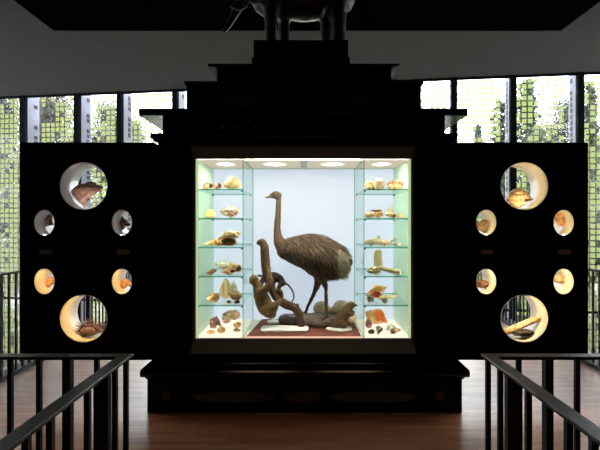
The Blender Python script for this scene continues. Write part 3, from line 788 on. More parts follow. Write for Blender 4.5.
shell('spiny_murex', WH(turns=4, Wx=2.0, T=1.0, a=.55, spine=1.0, nsp=9), 'dkspin', 'dark brown spiny shell in upper inner oval window of left door', in_hole(-1,False,True,222.5, 117.5,131.5,221,235,4.62), (R(75),R(-10),0), 'apbr', .12, G2)
shell('dome_shell', WH(turns=4, Wx=1.8, T=.8, a=.6), 'orange', 'amber snail shell in lower outer oval window of left door', in_hole(-1,True,False,281.5, 46,55.5,284,294,4.62), (R(70),R(10),0), 'apbr', .10, G2)
shell('snail_shell', WH(turns=4, Wx=1.9, T=.8, a=.6), 'orange', 'orange snail shell with dark mouth in lower inner oval window of left door', in_hole(-1,False,True,281.5, 119.5,131,282.5,292.5,4.6), (R(80),R(10),0), 'apbr', .10, G2)
shell('spined_comb_murex', comb(), 'dkspin', 'dark dome shell with fanned spines in lower round window of left door', in_hole(-1,False,False,318.5, 74,106,323,342.5,4.60), (0,0,0), None, .18, G2)
shell('spined_tun', WH(turns=4, Wx=1.9, T=.7, a=.58, spine=.35, nsp=9, ribs=5), 'tan', 'tan spiral shell with knobs in upper round window of right door', in_hole(1,False,False,186, 507.5,532.5,187.5,208,4.60), (R(82),0,R(-8)), 'apbr', .17, G2)
shell('ball_tun', WH(turns=3.5, Wx=1.8, T=.7, a=.6, ribs=6), 'striped', 'round brown shell in upper inner oval window of right door', in_hole(1,False,True,222.5, 475.5,489,221.5,234.5,4.62), (R(75),R(20),0), 'apbr', .12, G2)
shell('moon_snail', WH(turns=4, Wx=2.0, T=.8, a=.6), 'orange', 'orange brown snail shell in upper outer oval window of right door', in_hole(1,True,False,222.7, 553.5,568,212.5,234,4.60), (R(80),R(30),0), 'apbr', .14, G2)
shell('crumbly_coral', lump(21,.5,2.6,10,.2), 'brown', 'crumbly red brown coral in lower inner oval window of right door', in_hole(1,False,True,281.5, 476,490,285.5,294.5,4.60), (0,0,0), None, .14, G2, 'coral')
shell('tan_cowrie', cowrie(), 'tan', 'smooth tan cowrie in lower outer oval window of right door', in_hole(1,True,False,281.5, 554,567,282.5,292.5,4.60), (0,0,0), None, .12, G2)
shell('coral_branch', stick([(-1,.1,-.3),(-.5,0,0),(.1,0,.35),(1,-.1,.9)], [.28,.26,.24,.2], 3, 9), 'tan', 'thick tan coral branch in lower round window of right door', in_hole(1,False,False,318.5, 503,542,316.5,338,4.58), (0,0,0), None, .13, G2, 'coral')
o = shell('dark_pebbles', lump(23,.5,5,26,.12), 'black', 'dark gravel heap below coral branch in right door window', in_hole(1,False,False,318.5, 507,537,335.5,342.5,4.56), (0,0,0), None, .2, G2, 'gravel')

# ---------------------------------------------------------------- the diorama in the middle
cx0, cx1 = PX(246, 4.375), PX(361.5, 4.375)
bm = bmesh.new()
slab(bm, [(cx0, 4.376), (cx1, 4.376), (PX(352.5, 5.18), 5.18), (PX(262, 5.18), 5.18)], IZ0, IZ0+.008)
tag(obj('red_carpet', bm, CARPET), 'dark red flecked carpet on the case floor under the stuffed animals', 'carpet')
FZ = IZ0+.008
cpart('front_strip', box(PLx+.006, PRx-.006, 4.352, 4.374, IZ0, IZ0+.012), mat_emit('glowing_strip', (1, .62, .45), .95), 'glowing pinkish lamp strip before the carpet')

# grey log under the rhea
log = thing('grey_log', 'grey brown weathered log and slab under the large bird', 'log', (.05, 4.85, FZ))
bm = bmesh.new()
limb(bm, [P(284,319,4.95), P(300,319,4.92), P(320,318,4.94), P(337,318,5.0)], [.055,.075,.078,.05], 2.2)
limb(bm, [P(285,319.5,4.90), P(296,321.5,4.845), P(312,323.5,4.80), P(326,324,4.80), P(337,322,4.84)], [.04,.058,.060,.062,.05], 1.1)
limb(bm, [P(326,317,5.02), P(344,318,5.03)], [.05,.045], 1.4)
for v in bm.verts:
    v.co.z = max(FZ+.0005, v.co.z)
    if v.co.z > .70: v.co.z = .70 + (v.co.z-.70)*.25
bm = remesh(bm, .012, 2); rough_up(bm, .010, 14)
for v in bm.verts: v.co.z = max(FZ+.0005, v.co.z)
LOGM = mat_two('weathered_log', (.06,.042,.034), (.22,.17,.15), 22, rough=.8, bump=.8, stretch=(.5,3,3))
obj('trunk', bm, LOGM, log, smooth=True)

# rhea
rh = thing('rhea', 'large grey brown stuffed rhea standing on the grey log', 'bird', (.2, 4.92, .70))
RB = mat_two('rhea_feathers', (.05,.033,.022), (.12,.083,.056), 60, rough=.9, bump=.5, stretch=(1,1,1))
RB3 = mat_two('rhea_neck', (.07,.045,.03), (.16,.105,.065), 160, rough=.9, bump=.4)
YR = 4.92
q = lambda px, py, Y=YR: P(px, py, Y)
S_ = YR/F
bm = bmesh.new()
limb(bm, [q(287,250), q(296,251), q(308,252), q(320,257), q(332,260), q(342,262), q(347,262)], [10.5*S_,14.5*S_,18*S_,21*S_,19*S_,12*S_,6*S_], [.9,.95,.95,.95,.9,.8,.8], 20)
limb(bm, [q(290,251), q(281,244), q(278,237), q(277.3,228), q(278,215), q(278.5,203), q(278.3,196.5)], [9*S_,7*S_,4.6*S_,3.5*S_,2.9*S_,2.7*S_,2.6*S_], .9, 14)
limb(bm, [q(278,195.5), q(275,194.9), q(271.5,195.8)], [4.0*S_,4.3*S_,2.6*S_], .8, 12)
# thighs and legs: near one to the right, far one to the left
limb(bm, [q(322,268,4.86), q(322,276,4.85), q(324.5,283,4.84), q(326,288,4.83)], [9*S_,7*S_,3.3*S_,2.1*S_])
limb(bm, [q(325.8,286,4.83), q(326,293,4.83), q(326.2,300,4.82), q(326.5,315,4.81)], [2.3*S_,1.7*S_,2.0*S_,1.5*S_])
limb(bm, [q(316,266,4.98), q(319,276,4.98), q(318,283,4.99), q(315,291,4.99)], [8*S_,6.5*S_,3.8*S_,2.4*S_])
limb(bm, [q(315.3,290,4.99), q(312,298,5.0), q(308,306,5.01), q(306,312,5.01)], [2.4*S_,2.0*S_,1.7*S_,1.5*S_])
for (fx, fy, Yf) in ((326.5,316.5,4.81), (306,312.5,5.01)):
    for dx, dy in ((-8,-.01), (-5.5,-.06), (-5.5,.05)):
        a = q(fx, fy, Yf); limb(bm, [a, a+Vector((dx*.6*S_, dy*.7, -.012)), a+Vector((dx*S_, dy, -.020))], [1.7*S_,1.25*S_,.8*S_])
bm = remesh(bm, .0085, 3); rough_up(bm, .004, 30)
for f in bm.faces:
    if f.calc_center_median().z < 1.08 or f.calc_center_median().x < PX(283.5, YR): f.material_index = 1
body = obj('body', bm, [RB, RB3], rh, smooth=True)
# plumage: long drooping feather blades over the trunk
bm = bmesh.new(); rg = random.Random(11)
axis = [(q(285,248.5), 9), (q(296,251), 14.2), (q(308,252.5), 18), (q(320,257), 21), (q(332,260), 18), (q(342,262), 12), (q(348,262), 6)]
def axis_at(t):
    x = t*(len(axis)-1); i = min(int(x), len(axis)-2); f = x-i
    return axis[i][0].lerp(axis[i+1][0], f), (axis[i][1]*(1-f)+axis[i+1][1]*f)*S_
def blade(p, d, n, L, wd, mi):
    s = d.cross(n).normalized()*wd; pts = []
    for k_, (f, ww, lift) in enumerate(((0,.6,0),(.35,1,.006),(.7,.75,.006),(1,.12,.0))):
        c_ = p + d*L*f + n*(lift+.004) + Vector((0,0,-.25*L*f*f))
        pts.append((bm.verts.new(c_-s*ww), bm.verts.new(c_+s*ww)))
    for a_, b_ in zip(pts, pts[1:]):
        f_ = bm.faces.new((a_[0], a_[1], b_[1], b_[0])); f_.material_index = mi
for i in range(4200):
    t = rg.random()**.9*.97; ph = rg.uniform(-PI, PI)
    c_, r_ = axis_at(t)
    n = Vector((0, math.cos(ph)*.92, math.sin(ph)))
    p = c_ + n*(r_*1.0+.007)
    if ph < 0 and t < .12: continue
    side = abs(math.cos(ph))
    d = Vector((1.0, 0, -.15-1.1*side*(1 if t < .7 else .55))).normalized()
    d = (d + Vector((rg.uniform(-.2,.2), rg.uniform(-.15,.15), rg.uniform(-.2,.2)))).normalized()
    d = (d - n*d.dot(n)).normalized()
    L = rg.uniform(.05,.12)*(1-.35*(t < .15))
    if t > .8: L *= .5
    pale = t > .70 and math.sin(ph) < .75 and rg.random() < .9
    if .52 < t < .72: L *= .7
    blade(p, d, n.normalized(), L, rg.uniform(.0025,.006), 2 if pale else rg.choice((0,0,0,1,1,3)))
for i in range(120):                                         # loose belly fringe
    t = rg.uniform(.45,.9); c_, r_ = axis_at(t); y = rg.uniform(-.6,.6)
    p = c_ + Vector((0, y*r_, -r_*math.sqrt(1-y*y)*.95))
    blade(p, Vector((rg.uniform(-.1,.5), 0, -1)).normalized(), Vector((0,-1,.1)).normalized(), rg.uniform(.02,.06), .003, rg.choice((0,1)))
F1 = mat_two('feather_dark_brown', (.035,.022,.015), (.075,.05,.034), 50, rough=.85, bump=0, trans=.15)
F2 = mat_two('feather_mid_brown', (.10,.068,.045), (.17,.12,.08), 50, rough=.85, bump=0, trans=.15)
F3 = mat_two('feather_pale_buff', (.34,.29,.20), (.52,.46,.33), 50, rough=.85, bump=0, trans=.15)
F4 = mat_two('feather_warm_tan', (.19,.125,.075), (.26,.18,.115), 50, rough=.85, bump=0, trans=.15)
pl = obj('plumage', bm, [F1, F2, F3, F4], rh); pl['label'] = 'drooping brown plumage with pale buff rump'
bm = bmesh.new(); limb(bm, [q(272.8,196), q(269.5,196.7), q(266,197.5)], [2.0*S_,1.35*S_,.55*S_], 1.1, 10)
o = obj('beak', bm, mat_two('horn_beak', (.12,.09,.065), (.22,.17,.13), 60), rh, smooth=True); o['label'] = 'flat grey beak'
bm = bmesh.new(); limb(bm, [q(266.9,197.4), q(265.6,197.7)], [.75*S_,.5*S_], 1.1, 8); obj('beak_tip', bm, SM['black'], rh, smooth=True)
for sy in (-1, 1):
    bm = bmesh.new(); ball(bm, q(274.2,194.4)+Vector((0, sy*.030, 0)), .009, .006, .008, 2)
    o = obj('eye', bm, mat_plain('glass_eye', (.01,.008,.006), .05), rh, smooth=True); o['label'] = 'dark eye'

# driftwood branch
br = thing('driftwood_branch', 'twisted brown branch standing upright on white base board, held by a clinging animal', 'branch', (PX(301,4.70), 4.70, FZ))
YB = 4.78
SB = YB/F
BARK = mat_two('brown_bark', (.045,.022,.010), (.16,.088,.042), 30, rough=.85, bump=.9, stretch=(3,3,.8))
bm = bmesh.new()
zb = FZ+.022
foot = P(301, 327, 4.71); foot.z = zb
limb(bm, [P(258.5,243,YB), P(262,241.8,YB), P(264.5,247,YB), P(265,257,YB), P(266,268,YB), P(268.5,280,YB), P(272.5,290,YB), P(278,299,YB), P(286,304.5,4.77), P(293,307,4.76), P(298,312,4.745), P(300,319,4.73), foot],
     [2.2*SB,3.6*SB,4.3*SB,4.6*SB,4.8*SB,4.6*SB,4.3*SB,4.4*SB,4.6*SB,4.3*SB,4.2*SB,3.6*SB,3.4*SB])
limb(bm, [P(297,311,4.75), P(298,306,4.75), P(297.7,303.8,4.75)], [2.6*SB,1.5*SB,.7*SB])
limb(bm, [P(273,291,YB), P(277,290.5,4.76), P(281.5,293,4.75), P(282,298,4.75), P(281,302,4.77)], [2*SB,1.8*SB,1.8*SB,1.8*SB,2*SB])
bm = remesh(bm, .009, 1); rough_up(bm, .006, 28)
for v in bm.verts: v.co.z = max(zb-.0005, v.co.z)
obj('branch', bm, BARK, br, smooth=True)
# white base board with cut corners
bm = bmesh.new()
xa, xb, ya, yb = PX(260.5,4.60), PX(308.5,4.60), 4.535, 4.765
slab(bm, [(xa+.03,ya),(xb-.03,ya),(xb,ya+.04),(xb,yb-.04),(xb-.03,yb),(xa+.03,yb),(xa,yb-.04),(xa,ya+.04)], FZ+.0005, FZ+.022)
o = obj('base_board', bev(bm, .003, 1), WHITEP, br); o['label'] = 'white base board with cut corners'

# sloth-like clinging animal
YS = 4.74; SS = YS/F
sl = thing('sloth', 'tan brown stuffed sloth clinging to the left side of the upright branch', 'animal', (PX(268,YS), YS, FZ))
FUR = mat_two('sloth_fur', (.12,.068,.028), (.235,.14,.065), 150, rough=.95, bump=1, stretch=(1,1,.4))
bm = bmesh.new(); s = lambda px, py, dy=0: P(px, py, YS+dy)
limb(bm, [s(257.5,285.5), s(260,292), s(262.5,299.5), s(266,307.5), s(270.5,313)], [4.4*SS,7.0*SS,8.0*SS,8.6*SS,6.0*SS], .9, 16)
limb(bm, [s(258,285), s(254.8,281.5)], [4.2*SS,4.4*SS], .95, 14)
ball(bm, s(253.8,279.8), 4.9*SS, 4.7*SS, 4.9*SS)
limb(bm, [s(252,281.5), s(250.8,282.2)], [2.9*SS,2.0*SS])                                   # muzzle
limb(bm, [s(262,291,-.07), s(267,288,-.10), s(270,281,-.105), s(269.5,274,-.09), s(268,270,-.075)], [4.2*SS,3.6*SS,3.2*SS,2.5*SS,1.8*SS])    # near arm up
limb(bm, [s(259,288,.07), s(262,282,.10), s(264,276,.11), s(266.5,272.5,.10)], [3.4*SS,2.6*SS,2.3*SS,1.8*SS])
limb(bm, [s(266,310,-.06), s(271,307.5,-.10), s(277,303.5,-.09), s(281,299.5,-.06)], [5.2*SS,4.0*SS,3.0*SS,2.2*SS])   # near leg up to the branch
limb(bm, [s(268,311,.05), s(273,312,.06), s(275.3,309,.06), s(277,304.5,.06)], [4.4*SS,3.2*SS,2.5*SS,2.*SS])
bm = remesh(bm, .0085, 2); rough_up(bm, .005, 40)
obj('body', bm, FUR, sl, smooth=True)
bm = bmesh.new(); ball(bm, s(251.4,281,-.012), 1.9*SS, 3.0*SS, 2.9*SS, 3)
o = obj('face', bm, mat_two('reddish_face', (.28,.10,.035), (.42,.19,.08), 60, rough=.8), sl, smooth=True); o['label'] = 'reddish face'
for dy in (-.028, .02):
    bm = bmesh.new(); ball(bm, s(250.4,279.4,dy), .006, .006, .006, 2); obj('eye', bm, SM['black'], sl, smooth=True)
bm = bmesh.new(); cone(bm, s(253,276.5), s(252.6,273.6), .014, .003); o = obj('ear', bm, FUR, sl)
for dy0, (px, py) in ((-.075,(268,270)), (-.06,(281,299.5))):
    for j in range(3):
        bm = bmesh.new(); a = s(px-1+j*1.1, py+.3, dy0-.012); limb(bm, [a, a+Vector((.012,.004,.014)), a+Vector((.026,.02,.008))], [.005,.004,.0015], seg=8)
        o = obj('claw', bm, mat_plain('horn_claw', (.22,.16,.10), .5), sl, smooth=True)
bm = bmesh.new(); c = P(277,320,5.0)
pts = [(c.x+.095*math.cos(2*PI*i/12)*(1+.1*math.sin(i*2.3)), 4.99+.075*math.sin(2*PI*i/12)*(1+.1*math.cos(i*3.1))) for i in range(12)]
slab(bm, pts, FZ+.0005, FZ+.02); bev(bm, .003, 1)
tag(obj('white_stone', bm, mat_plain('chalky_white_stone', (.74,.74,.70), .8, nscale=20, namt=.1)), 'small white stone slab on the carpet below the clinging sloth', 'stone')

# dark monkey on the far side of the branch
YM = 4.88; SMK = YM/F
mk = thing('stuffed_monkey', 'small blackish stuffed monkey with long curled tail behind the branch', 'animal', (PX(279,YM), YM, PZ(303,YM)))
MF = mat_two('blackish_fur', (.012,.009,.008), (.05,.037,.03), 70, rough=.9, bump=.7)
m_ = lambda px, py, dy=0: P(px, py, YM+dy)
bm = bmesh.new()
limb(bm, [m_(271,276), m_(275,276.5), m_(279.5,279), m_(282.5,283)], [4.2*SMK,4.4*SMK,4.3*SMK,3.4*SMK], .9, 14)
limb(bm, [m_(273,280), m_(272,285)], [4*SMK,3*SMK])
ball(bm, m_(266.5,274), 3.4*SMK, 3.2*SMK, 3.3*SMK)
limb(bm, [m_(264.5,275), m_(263,275.6)], [1.9*SMK,1.3*SMK])
limb(bm, [m_(270,277,-.02), m_(265,279,.0), m_(261,275.8,-.02), m_(257.5,275.6,-.03)], [2*SMK,1.5*SMK,1.2*SMK,.9*SMK])
limb(bm, [m_(272,280,-.03), m_(271,286,-.05), m_(270.8,289,-.06)], [2*SMK,1.5*SMK,1.1*SMK])
limb(bm, [m_(282,283,-.02), m_(279,287,-.04), m_(279.5,289.5,-.05), m_(282,291.5,-.06)], [3*SMK,2.2*SMK,1.5*SMK,1.1*SMK])
limb(bm, [m_(282,284,.03), m_(278.5,288,.02), m_(277.5,293,-.02)], [2.6*SMK,1.8*SMK,1.1*SMK])
limb(bm, [m_(283,282.5), m_(287.5,284.5), m_(291.5,289), m_(293.8,295), m_(293.2,299.5), m_(290.5,303.3)], [1.5*SMK,1.2*SMK,1.0*SMK,.95*SMK,.85*SMK,.7*SMK], 1, 10)
bm = remesh(bm, .0075, 2); rough_up(bm, .003, 40)
obj('body', bm, MF, mk, smooth=True)

# small upright animal on its white base
YA = 4.70; SA = YA/F
gs = thing('ground_squirrel', 'small brown stuffed mammal standing upright on white base right of the log', 'animal', (PX(339,YA), YA, FZ))
AF = mat_two('brown_coat', (.095,.055,.024), (.18,.11,.052), 160, rough=.9, bump=.9, stretch=(1,1,.5))
a_ = lambda px, py, dy=0: P(px, py, YA+dy)
bm = bmesh.new()
limb(bm, [a_(337.5,325.5), a_(341,320), a_(344.5,314), a_(348,308.5), a_(350,305.5)], [5*SA,6.6*SA,6.0*SA,4.9*SA,4.2*SA], .95, 16)
ball(bm, a_(351,304.8), 4.4*SA, 4.0*SA, 3.6*SA)
limb(bm, [a_(353,305.2), a_(355.5,305.4)], [2.5*SA,1.5*SA])
for dy in (-.035, .035):
    limb(bm, [a_(347,312,dy), a_(350.5,315,dy*1.3), a_(353.2,313.8,dy*.7), a_(353.8,311.8,dy*.5)], [2.2*SA,1.8*SA,1.4*SA,1.2*SA])
    limb(bm, [a_(341,322,dy), a_(344.5,326,dy*1.3), a_(342,328.2,dy*1.3), a_(346,329.0,dy*1.3)], [4*SA,2.8*SA,1.7*SA,1.2*SA])
limb(bm, [a_(337,325), a_(332.5,326), a_(329,325,.03)], [3.6*SA,2.4*SA,1.3*SA])
for v in bm.verts: v.co.z = max(FZ+.0165, v.co.z)
bm = remesh(bm, .0075, 2); rough_up(bm, .003, 40)
obj('body', bm, AF, gs, smooth=True)
bm = bmesh.new(); limb(bm, [a_(355.5,305.5), a_(358,305.3)], [1.1*SA,.4*SA], seg=8); o = obj('nose', bm, SM['black'], gs, smooth=True); o['label'] = 'dark pointed nose'
for dy in (-.036, .036):
    bm = bmesh.new(); ball(bm, a_(352.6,303.8,dy), .006, .005, .006, 2); obj('eye', bm, SM['black'], gs, smooth=True)
bm = bmesh.new(); pts = [(PX(339,4.7)+.125*math.cos(2*PI*i/14)*(1+.08*math.sin(i*2.1)), 4.67+.12*math.sin(2*PI*i/14)*(1+.08*math.cos(i*1.7))) for i in range(14)]
slab(bm, pts, FZ+.0005, FZ+.016); bev(bm, .003, 1)
o = obj('white_base', bm, mat_plain('chalky_white_stone', (.74,.74,.70), .8), gs); o['label'] = 'irregular white base'

# rhea eggs
EGG = mat_plain('cream_eggshell', (.95,.79,.53), .45, nscale=30, namt=.05)
for (px, py, rp_, Y, lab) in ((321.5,308.5,8,5.06,'large cream egg left of the bird leg on the log'), (333,311,4.6,5.09,'small cream egg between the two large ones'),
                              (341.5,308,8.6,5.07,'large cream egg behind the small upright mammal'), (350.5,317,6.2,4.93,'cream egg on the carpet right of the small mammal')):
    h = Y/F; r_ = rp_*h; c = P(px, py, Y)
    bm = bmesh.new(); ball(bm, (0,0,r_*.94), r_*1.06, r_*.95, r_*.94, 4)
    z0 = c.z-r_*.94
    if lab.endswith('right of the small mammal'): z0 = FZ+.001
    tag(obj('rhea_egg', bm, EGG, None, (c.x, Y, z0), True), lab, 'egg', 'cream eggs around the log')

# ---------------------------------------------------------------- elephant on top
YE = 4.80; SE = YE/F
ZP = 3.365
el = thing('elephant_sculpture', 'dark elephant sculpture standing on the pedestal on top of the cabinet', 'sculpture', (0, YE, ZP))
EM = mat_two('dark_bronze', (.012,.011,.009), (.028,.026,.022), 20, rough=.4, bump=.4)
e_ = lambda px, py, dy=0: P(px, py, YE+dy)
bm = bmesh.new()
limb(bm, [e_(272,-4), e_(288,-6), e_(306,-5), e_(324,-8), e_(337,-4)], [22*SE,25*SE,26*SE,25*SE,19*SE], .85, 20)
limb(bm, [e_(268,-10), e_(257,-15), e_(250,-13)], [17*SE,15*SE,12.5*SE], .85, 16)
limb(bm, [e_(250,-9), e_(243,-3), e_(238,7), e_(233,17), e_(227,27), e_(224,31)], [10*SE,8*SE,5.5*SE,4*SE,2.8*SE,2.2*SE], .9, 12)
for px, dy, w_ in ((271,-.11,5.6), (284,.11,5.4), (327,.10,6.4), (339,-.11,6.6)):
    f = e_(px, 40, dy); f.z = ZP+.03
    limb(bm, [e_(px+1,-2,dy), e_(px,14,dy), f+Vector((0,0,.10)), f], [(w_+4)*SE,(w_+1.2)*SE,w_*SE,(w_+.4)*SE], 1, 14)
limb(bm, [e_(347,-12), e_(351,-2), e_(350.5,10)], [2.4*SE,1.6*SE,1.1*SE])
for v in bm.verts: v.co.z = max(ZP+.0005, v.co.z)
bm = remesh(bm, .014, 3); rough_up(bm, .004, 18)
for v in bm.verts: v.co.z = max(ZP+.0005, v.co.z)
obj('body', bm, EM, el, smooth=True)
for sy in (-1, 1):
    bm = bmesh.new(); limb(bm, [e_(248,0,sy*.07), e_(245,6,sy*.10), e_(238,9,sy*.12), e_(230,6,sy*.12)], [2.3*SE,2*SE,1.6*SE,.7*SE], 1, 10)
    o = obj('tusk', bm, mat_plain('dull_ivory', (.14,.13,.10), .4), el, smooth=True); o['label'] = 'dull ivory tusk'
    bm = bmesh.new(); limb(bm, [e_(262,-24,sy*.15), e_(266,-12,sy*.19), e_(265,0,sy*.17)], [7*SE,9.5*SE,5*SE], .18, 14)
    obj('ear', bm, EM, el, smooth=True)

# ---------------------------------------------------------------- balustrades
RH = 1.05
def baluster_mesh(w_, d_, h_):
    bm = bmesh.new(); add_box(bm, -w_/2, w_/2, -d_/2, d_/2, 0, h_); return mesh_of('baluster', bm, STEEL)
BAL = baluster_mesh(.020, .020, RH-.012); PST = baluster_mesh(.036, .036, RH-.012); PSTW = baluster_mesh(.058, .036, RH-.012)
BALS = baluster_mesh(.016, .030, 1.05); PSTS = baluster_mesh(.05, .05, 1.05)
def railpart(name, me, t, x, y, z=0):
    return obj(name, me, None, t, (x, y, z))
def near_rail(sgn, xc, spots_x, spots_y, label, yc=2.18):
    t = thing('railing', label, 'railing', (xc, yc, 0), 'black steel railings')
    wv = .030
    bm = bmesh.new()
    xo = sgn*6.3
    pts = [(xc-sgn*wv, -.6), (xc-sgn*wv, yc+wv), (xo, yc+wv), (xo, yc-wv), (xc+sgn*wv, yc-wv), (xc+sgn*wv, -.6)]
    xl = sgn*3.1
    pts = [(p[0] if abs(p[0]) < 6 else xl, p[1]) for p in pts]
    slab(bm, pts, RH-.014, RH)
    o = obj('handrail', bev(bm, .003, 1), RAILTOP, t); o['label'] = 'flat worn steel handrail'
    for x, kind in spots_x: railpart('post' if kind else 'baluster', PST if kind else BAL, t, x, yc)
    for y, kind in spots_y: railpart('post' if kind else 'baluster', PSTW if kind else BAL, t, xc, y)
    bm = bmesh.new(); add_box(bm, min(xc, xl), max(xc, xl), yc-.02, yc+.02, .06, .08); add_box(bm, xc-.02, xc+.02, -.6, yc, .06, .08)
    obj('bottom_rail', bm, STEEL, t)
kx = 2.18/F
def run_x(pxs, post, lo, hi, step, sgn):
    out = [(PX(p, 2.18), p == post) for p in pxs]
    x = out[-1][0] if abs(out[-1][0]) > abs(out[0][0]) else out[0][0]
    while abs(x) < 3.0:
        x += sgn*step; out.append((x, False))
    return out
ys = lambda pxs, post, X: [(abs(X)*F/abs(CX-p), p == post) for p in pxs]
left_y = ys((126, 115, 102.5, 87.5, 69, 50.5, 26.5), 102.5, .817) + [(1.22,False),(1.09,False),(.96,True),(.83,False),(.5,False),(.1,True)]
right_y = ys((488, 500.3, 513.3, 528.3, 548, 568.3, 593.5), 513.3, .838) + [(1.21,False),(1.08,False),(.95,True),(.82,False),(.5,False),(.1,True)]
near_rail(-1, -.817, run_x((97, 68, 39.3, 10.5), 68, 0, 0, .131, -1), left_y, 'black steel railing with worn flat handrail in the left foreground')
near_rail(1, .838, run_x((518.6, 547.7, 577), 547.7, 0, 0, .132, 1), right_y, 'black steel railing with worn flat handrail in the right foreground')
def side_rail(x, label, y0=1.2):
    y1 = fac_y(x)-.2
    t = thing('railing', label, 'railing', (x, y0, .05), 'black steel railings')
    o = obj('handrail', bev(box(x-.02, x+.02, y0, y1, 1.10, 1.125), .003, 1), STEEL, t)
    y = y0+.05; i = 0
    while y < y1-.03:
        railpart('post' if i % 10 == 0 else 'baluster', PSTS if i % 10 == 0 else BALS, t, x, y, .05)
        y += .125; i += 1
side_rail(EL, 'thin black railing along the far left floor edge before the glass facade', 3.2)
side_rail(ER, 'thin black railing along the far right floor edge before the glass facade', 3.2)

# ---------------------------------------------------------------- outside
def mat_ground():
    return mat_two('pale_gravel_and_grass', (.07,.085,.04), (.24,.23,.20), .35, rough=.95, bump=0, lo=.35, hi=.55)
bm = box(-60, 60, 8.0, 90, -4.6, -4.35)
struct(obj('ground', bm, mat_ground()))
def leaf_quads(bm, c, rx, ry, rz, n, size, rg, shell=.55):
    for i in range(n):
        d = Vector((rg.gauss(0,1), rg.gauss(0,1), rg.gauss(0,1))).normalized()
        r_ = shell + (1-shell)*rg.random()
        p = Vector(c) + Vector((d.x*rx, d.y*ry, d.z*rz))*r_
        u = Vector((rg.gauss(0,1), rg.gauss(0,1), rg.gauss(0,1))).normalized(); v_ = u.orthogonal().normalized()
        s1 = size*rg.uniform(.6,1.3); s2 = s1*.55
        vs = [bm.verts.new(p+u*s1), bm.verts.new(p+v_*s2), bm.verts.new(p-u*s1), bm.verts.new(p-v_*s2)]
        bm.faces.new(vs)
def broad_crown(seed, h, r):
    rg = random.Random(seed); bm = bmesh.new()
    for i in range(26):
        a = rg.uniform(0, 2*PI); zz = h*(.22+.74*rg.random()); rr = r*math.sqrt(rg.random())*(1-.55*abs(zz/h-.5))
        leaf_quads(bm, (rr*math.cos(a), rr*math.sin(a), zz), r*.42, r*.42, h*.09, 1300, .085, rg, .25)
    return bm
def conifer_crown(seed, h, r):
    rg = random.Random(seed); bm = bmesh.new(); n = 40
    for i in range(n):
        f = i/(n-1); zz = h*(.12+.86*f); rr = r*(1-f)**.85+.08
        kk = max(3, int(9*(1-f)))
        for j in range(kk):
            a = 2*PI*j/kk + rg.uniform(-.3,.3); L = rr*rg.uniform(.75,1.1)
            for m in range(int(10+52*(1-f))):
                t = rg.random()**.7; p = Vector((L*t*math.cos(a), L*t*math.sin(a), zz-.35*L*t))
                p += Vector((rg.gauss(0,.12), rg.gauss(0,.12), rg.gauss(0,.08)))
                leaf_quads(bm, p, .16, .16, .12, 7, .085, rg, .2)
    return bm
LEAF = [mat_two('mid_green_leaves', (.05,.058,.036), (.14,.15,.09), 3, rough=.7, bump=0, trans=.3),
        mat_two('grey_green_leaves', (.06,.062,.048), (.19,.185,.15), 3, rough=.7, bump=0, trans=.3),
        mat_two('dark_conifer_needles', (.035,.048,.033), (.11,.135,.085), 3, rough=.7, bump=0, trans=.2)]
TRUNK = mat_two('tree_bark', (.03,.025,.02), (.10,.085,.07), 9, rough=.9, bump=.5)
def trunk_mesh(h, r, twigs, seed):
    bm = bmesh.new(); limb(bm, [(0,0,0), (.05,0,h*.4), (0,.05,h*.85)], [r,r*.75,r*.2], seg=10)
    rg = random.Random(seed)
    for i in range(twigs):
        z_ = h*rg.uniform(.25,.7); a = rg.uniform(0,2*PI); L = h*.22
        limb(bm, [(0,0,z_), (L*.5*math.cos(a), L*.5*math.sin(a), z_+L*.35), (L*math.cos(a), L*math.sin(a), z_+L*.9)], [r*.35,r*.22,r*.08], seg=7, sub=3)
    return mesh_of('trunk', bm, TRUNK, True)
CROWNS = [mesh_of('crown', broad_crown(1, 12, 3.2), LEAF[0]), mesh_of('crown', broad_crown(2, 12, 3.4), LEAF[1]), mesh_of('crown', conifer_crown(3, 12, 2.4), LEAF[2]), mesh_of('crown', conifer_crown(4, 12, 2.0), LEAF[0])]
TRUNKS = [trunk_mesh(12, .22, 7, 1), trunk_mesh(12, .22, 8, 2), trunk_mesh(12, .2, 0, 3), trunk_mesh(12, .2, 0, 4)]
GZ = -4.35
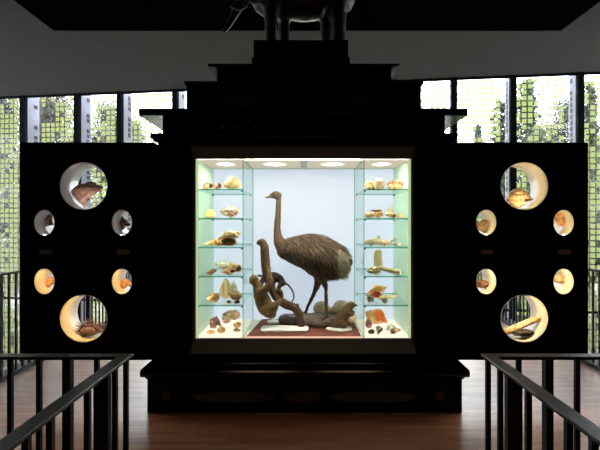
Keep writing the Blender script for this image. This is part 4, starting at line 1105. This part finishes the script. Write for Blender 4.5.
def tree(px, Y, ytop, kind, label, wide=1.0):
    top = PZ(ytop, Y); h = top-GZ; sc = h/12
    t = thing(('leafy_tree', 'leafy_tree', 'conifer_tree', 'conifer_tree')[kind], label, 'tree', (PX(px, Y), Y, GZ), 'trees outside the glass facade', random.uniform(0, 6))
    for nm, me in (('crown', CROWNS[kind]), ('trunk', TRUNKS[kind])):
        o = obj(nm, me, None, t); o.scale = (sc*wide, sc*wide, sc)
    return t
tree(-6, 20, 80, 1, 'grey green leafy tree outside the window at far left edge', .60)
tree(30, 32, 92, 0, 'mid green leafy tree outside above outer edge of left door', .60)
tree(66, 26, 98, 1, 'grey green leafy tree outside above the middle of left door', .60)
tree(100, 38, 104, 0, 'mid green leafy tree outside above inner edge of left door', .60)
tree(140, 44, 122, 1, 'low grey green tree outside between left door and cabinet cornice', .60)
tree(478, 44, 124, 2, 'small dark conifer tip outside just right of the cornice', .8)
tree(503, 20, 98, 3, 'slender conifer outside above middle of right door', 1.25)
tree(527, 32, 79, 2, 'tall dark conifer outside above the outer round window of right door', 1.05)
tree(558, 26, 98, 0, 'broad leafy tree outside above outer part of right door', .60)
tree(590, 38, 82, 3, 'tall conifer outside the window at far right edge', .85)
tree(622, 50, 110, 1, 'grey green tree outside the window at far right, partly out of view', .60)

def shrub(px, Y, ytop, label):
    top = PZ(ytop, Y); h = top-GZ
    t = thing('shrub', label, 'shrub', (PX(px, Y), Y, GZ), 'trees outside the glass facade', random.uniform(0, 6))
    for nm, me in (('crown', CROWNS[1]), ('trunk', TRUNKS[1])):
        o = obj(nm, me, None, t); o.scale = (.40, .40, h/12)
shrub(2, 15.2, 190, 'tall shrub close outside the window at far left edge')
shrub(600, 14.0, 205, 'tall shrub close outside the window at far right edge')
# added unseen warm fill spots that brighten the floor before the cabinet
for i, x in enumerate((-.7, .7)):
    l = bpy.data.lights.new('floor_fill_spot', 'SPOT'); l.energy = 26; l.color = (1, .72, .45); l.spot_size = R(46); l.spot_blend = 1; l.shadow_soft_size = .5
    o = bpy.data.objects.new('floor_fill_spot', l); COL.objects.link(o); o.location = (x, 2.9, 4.44)
    o.rotation_euler = (Vector((x*.4, 3.75, 0))-o.location).to_track_quat('-Z', 'Y').to_euler()
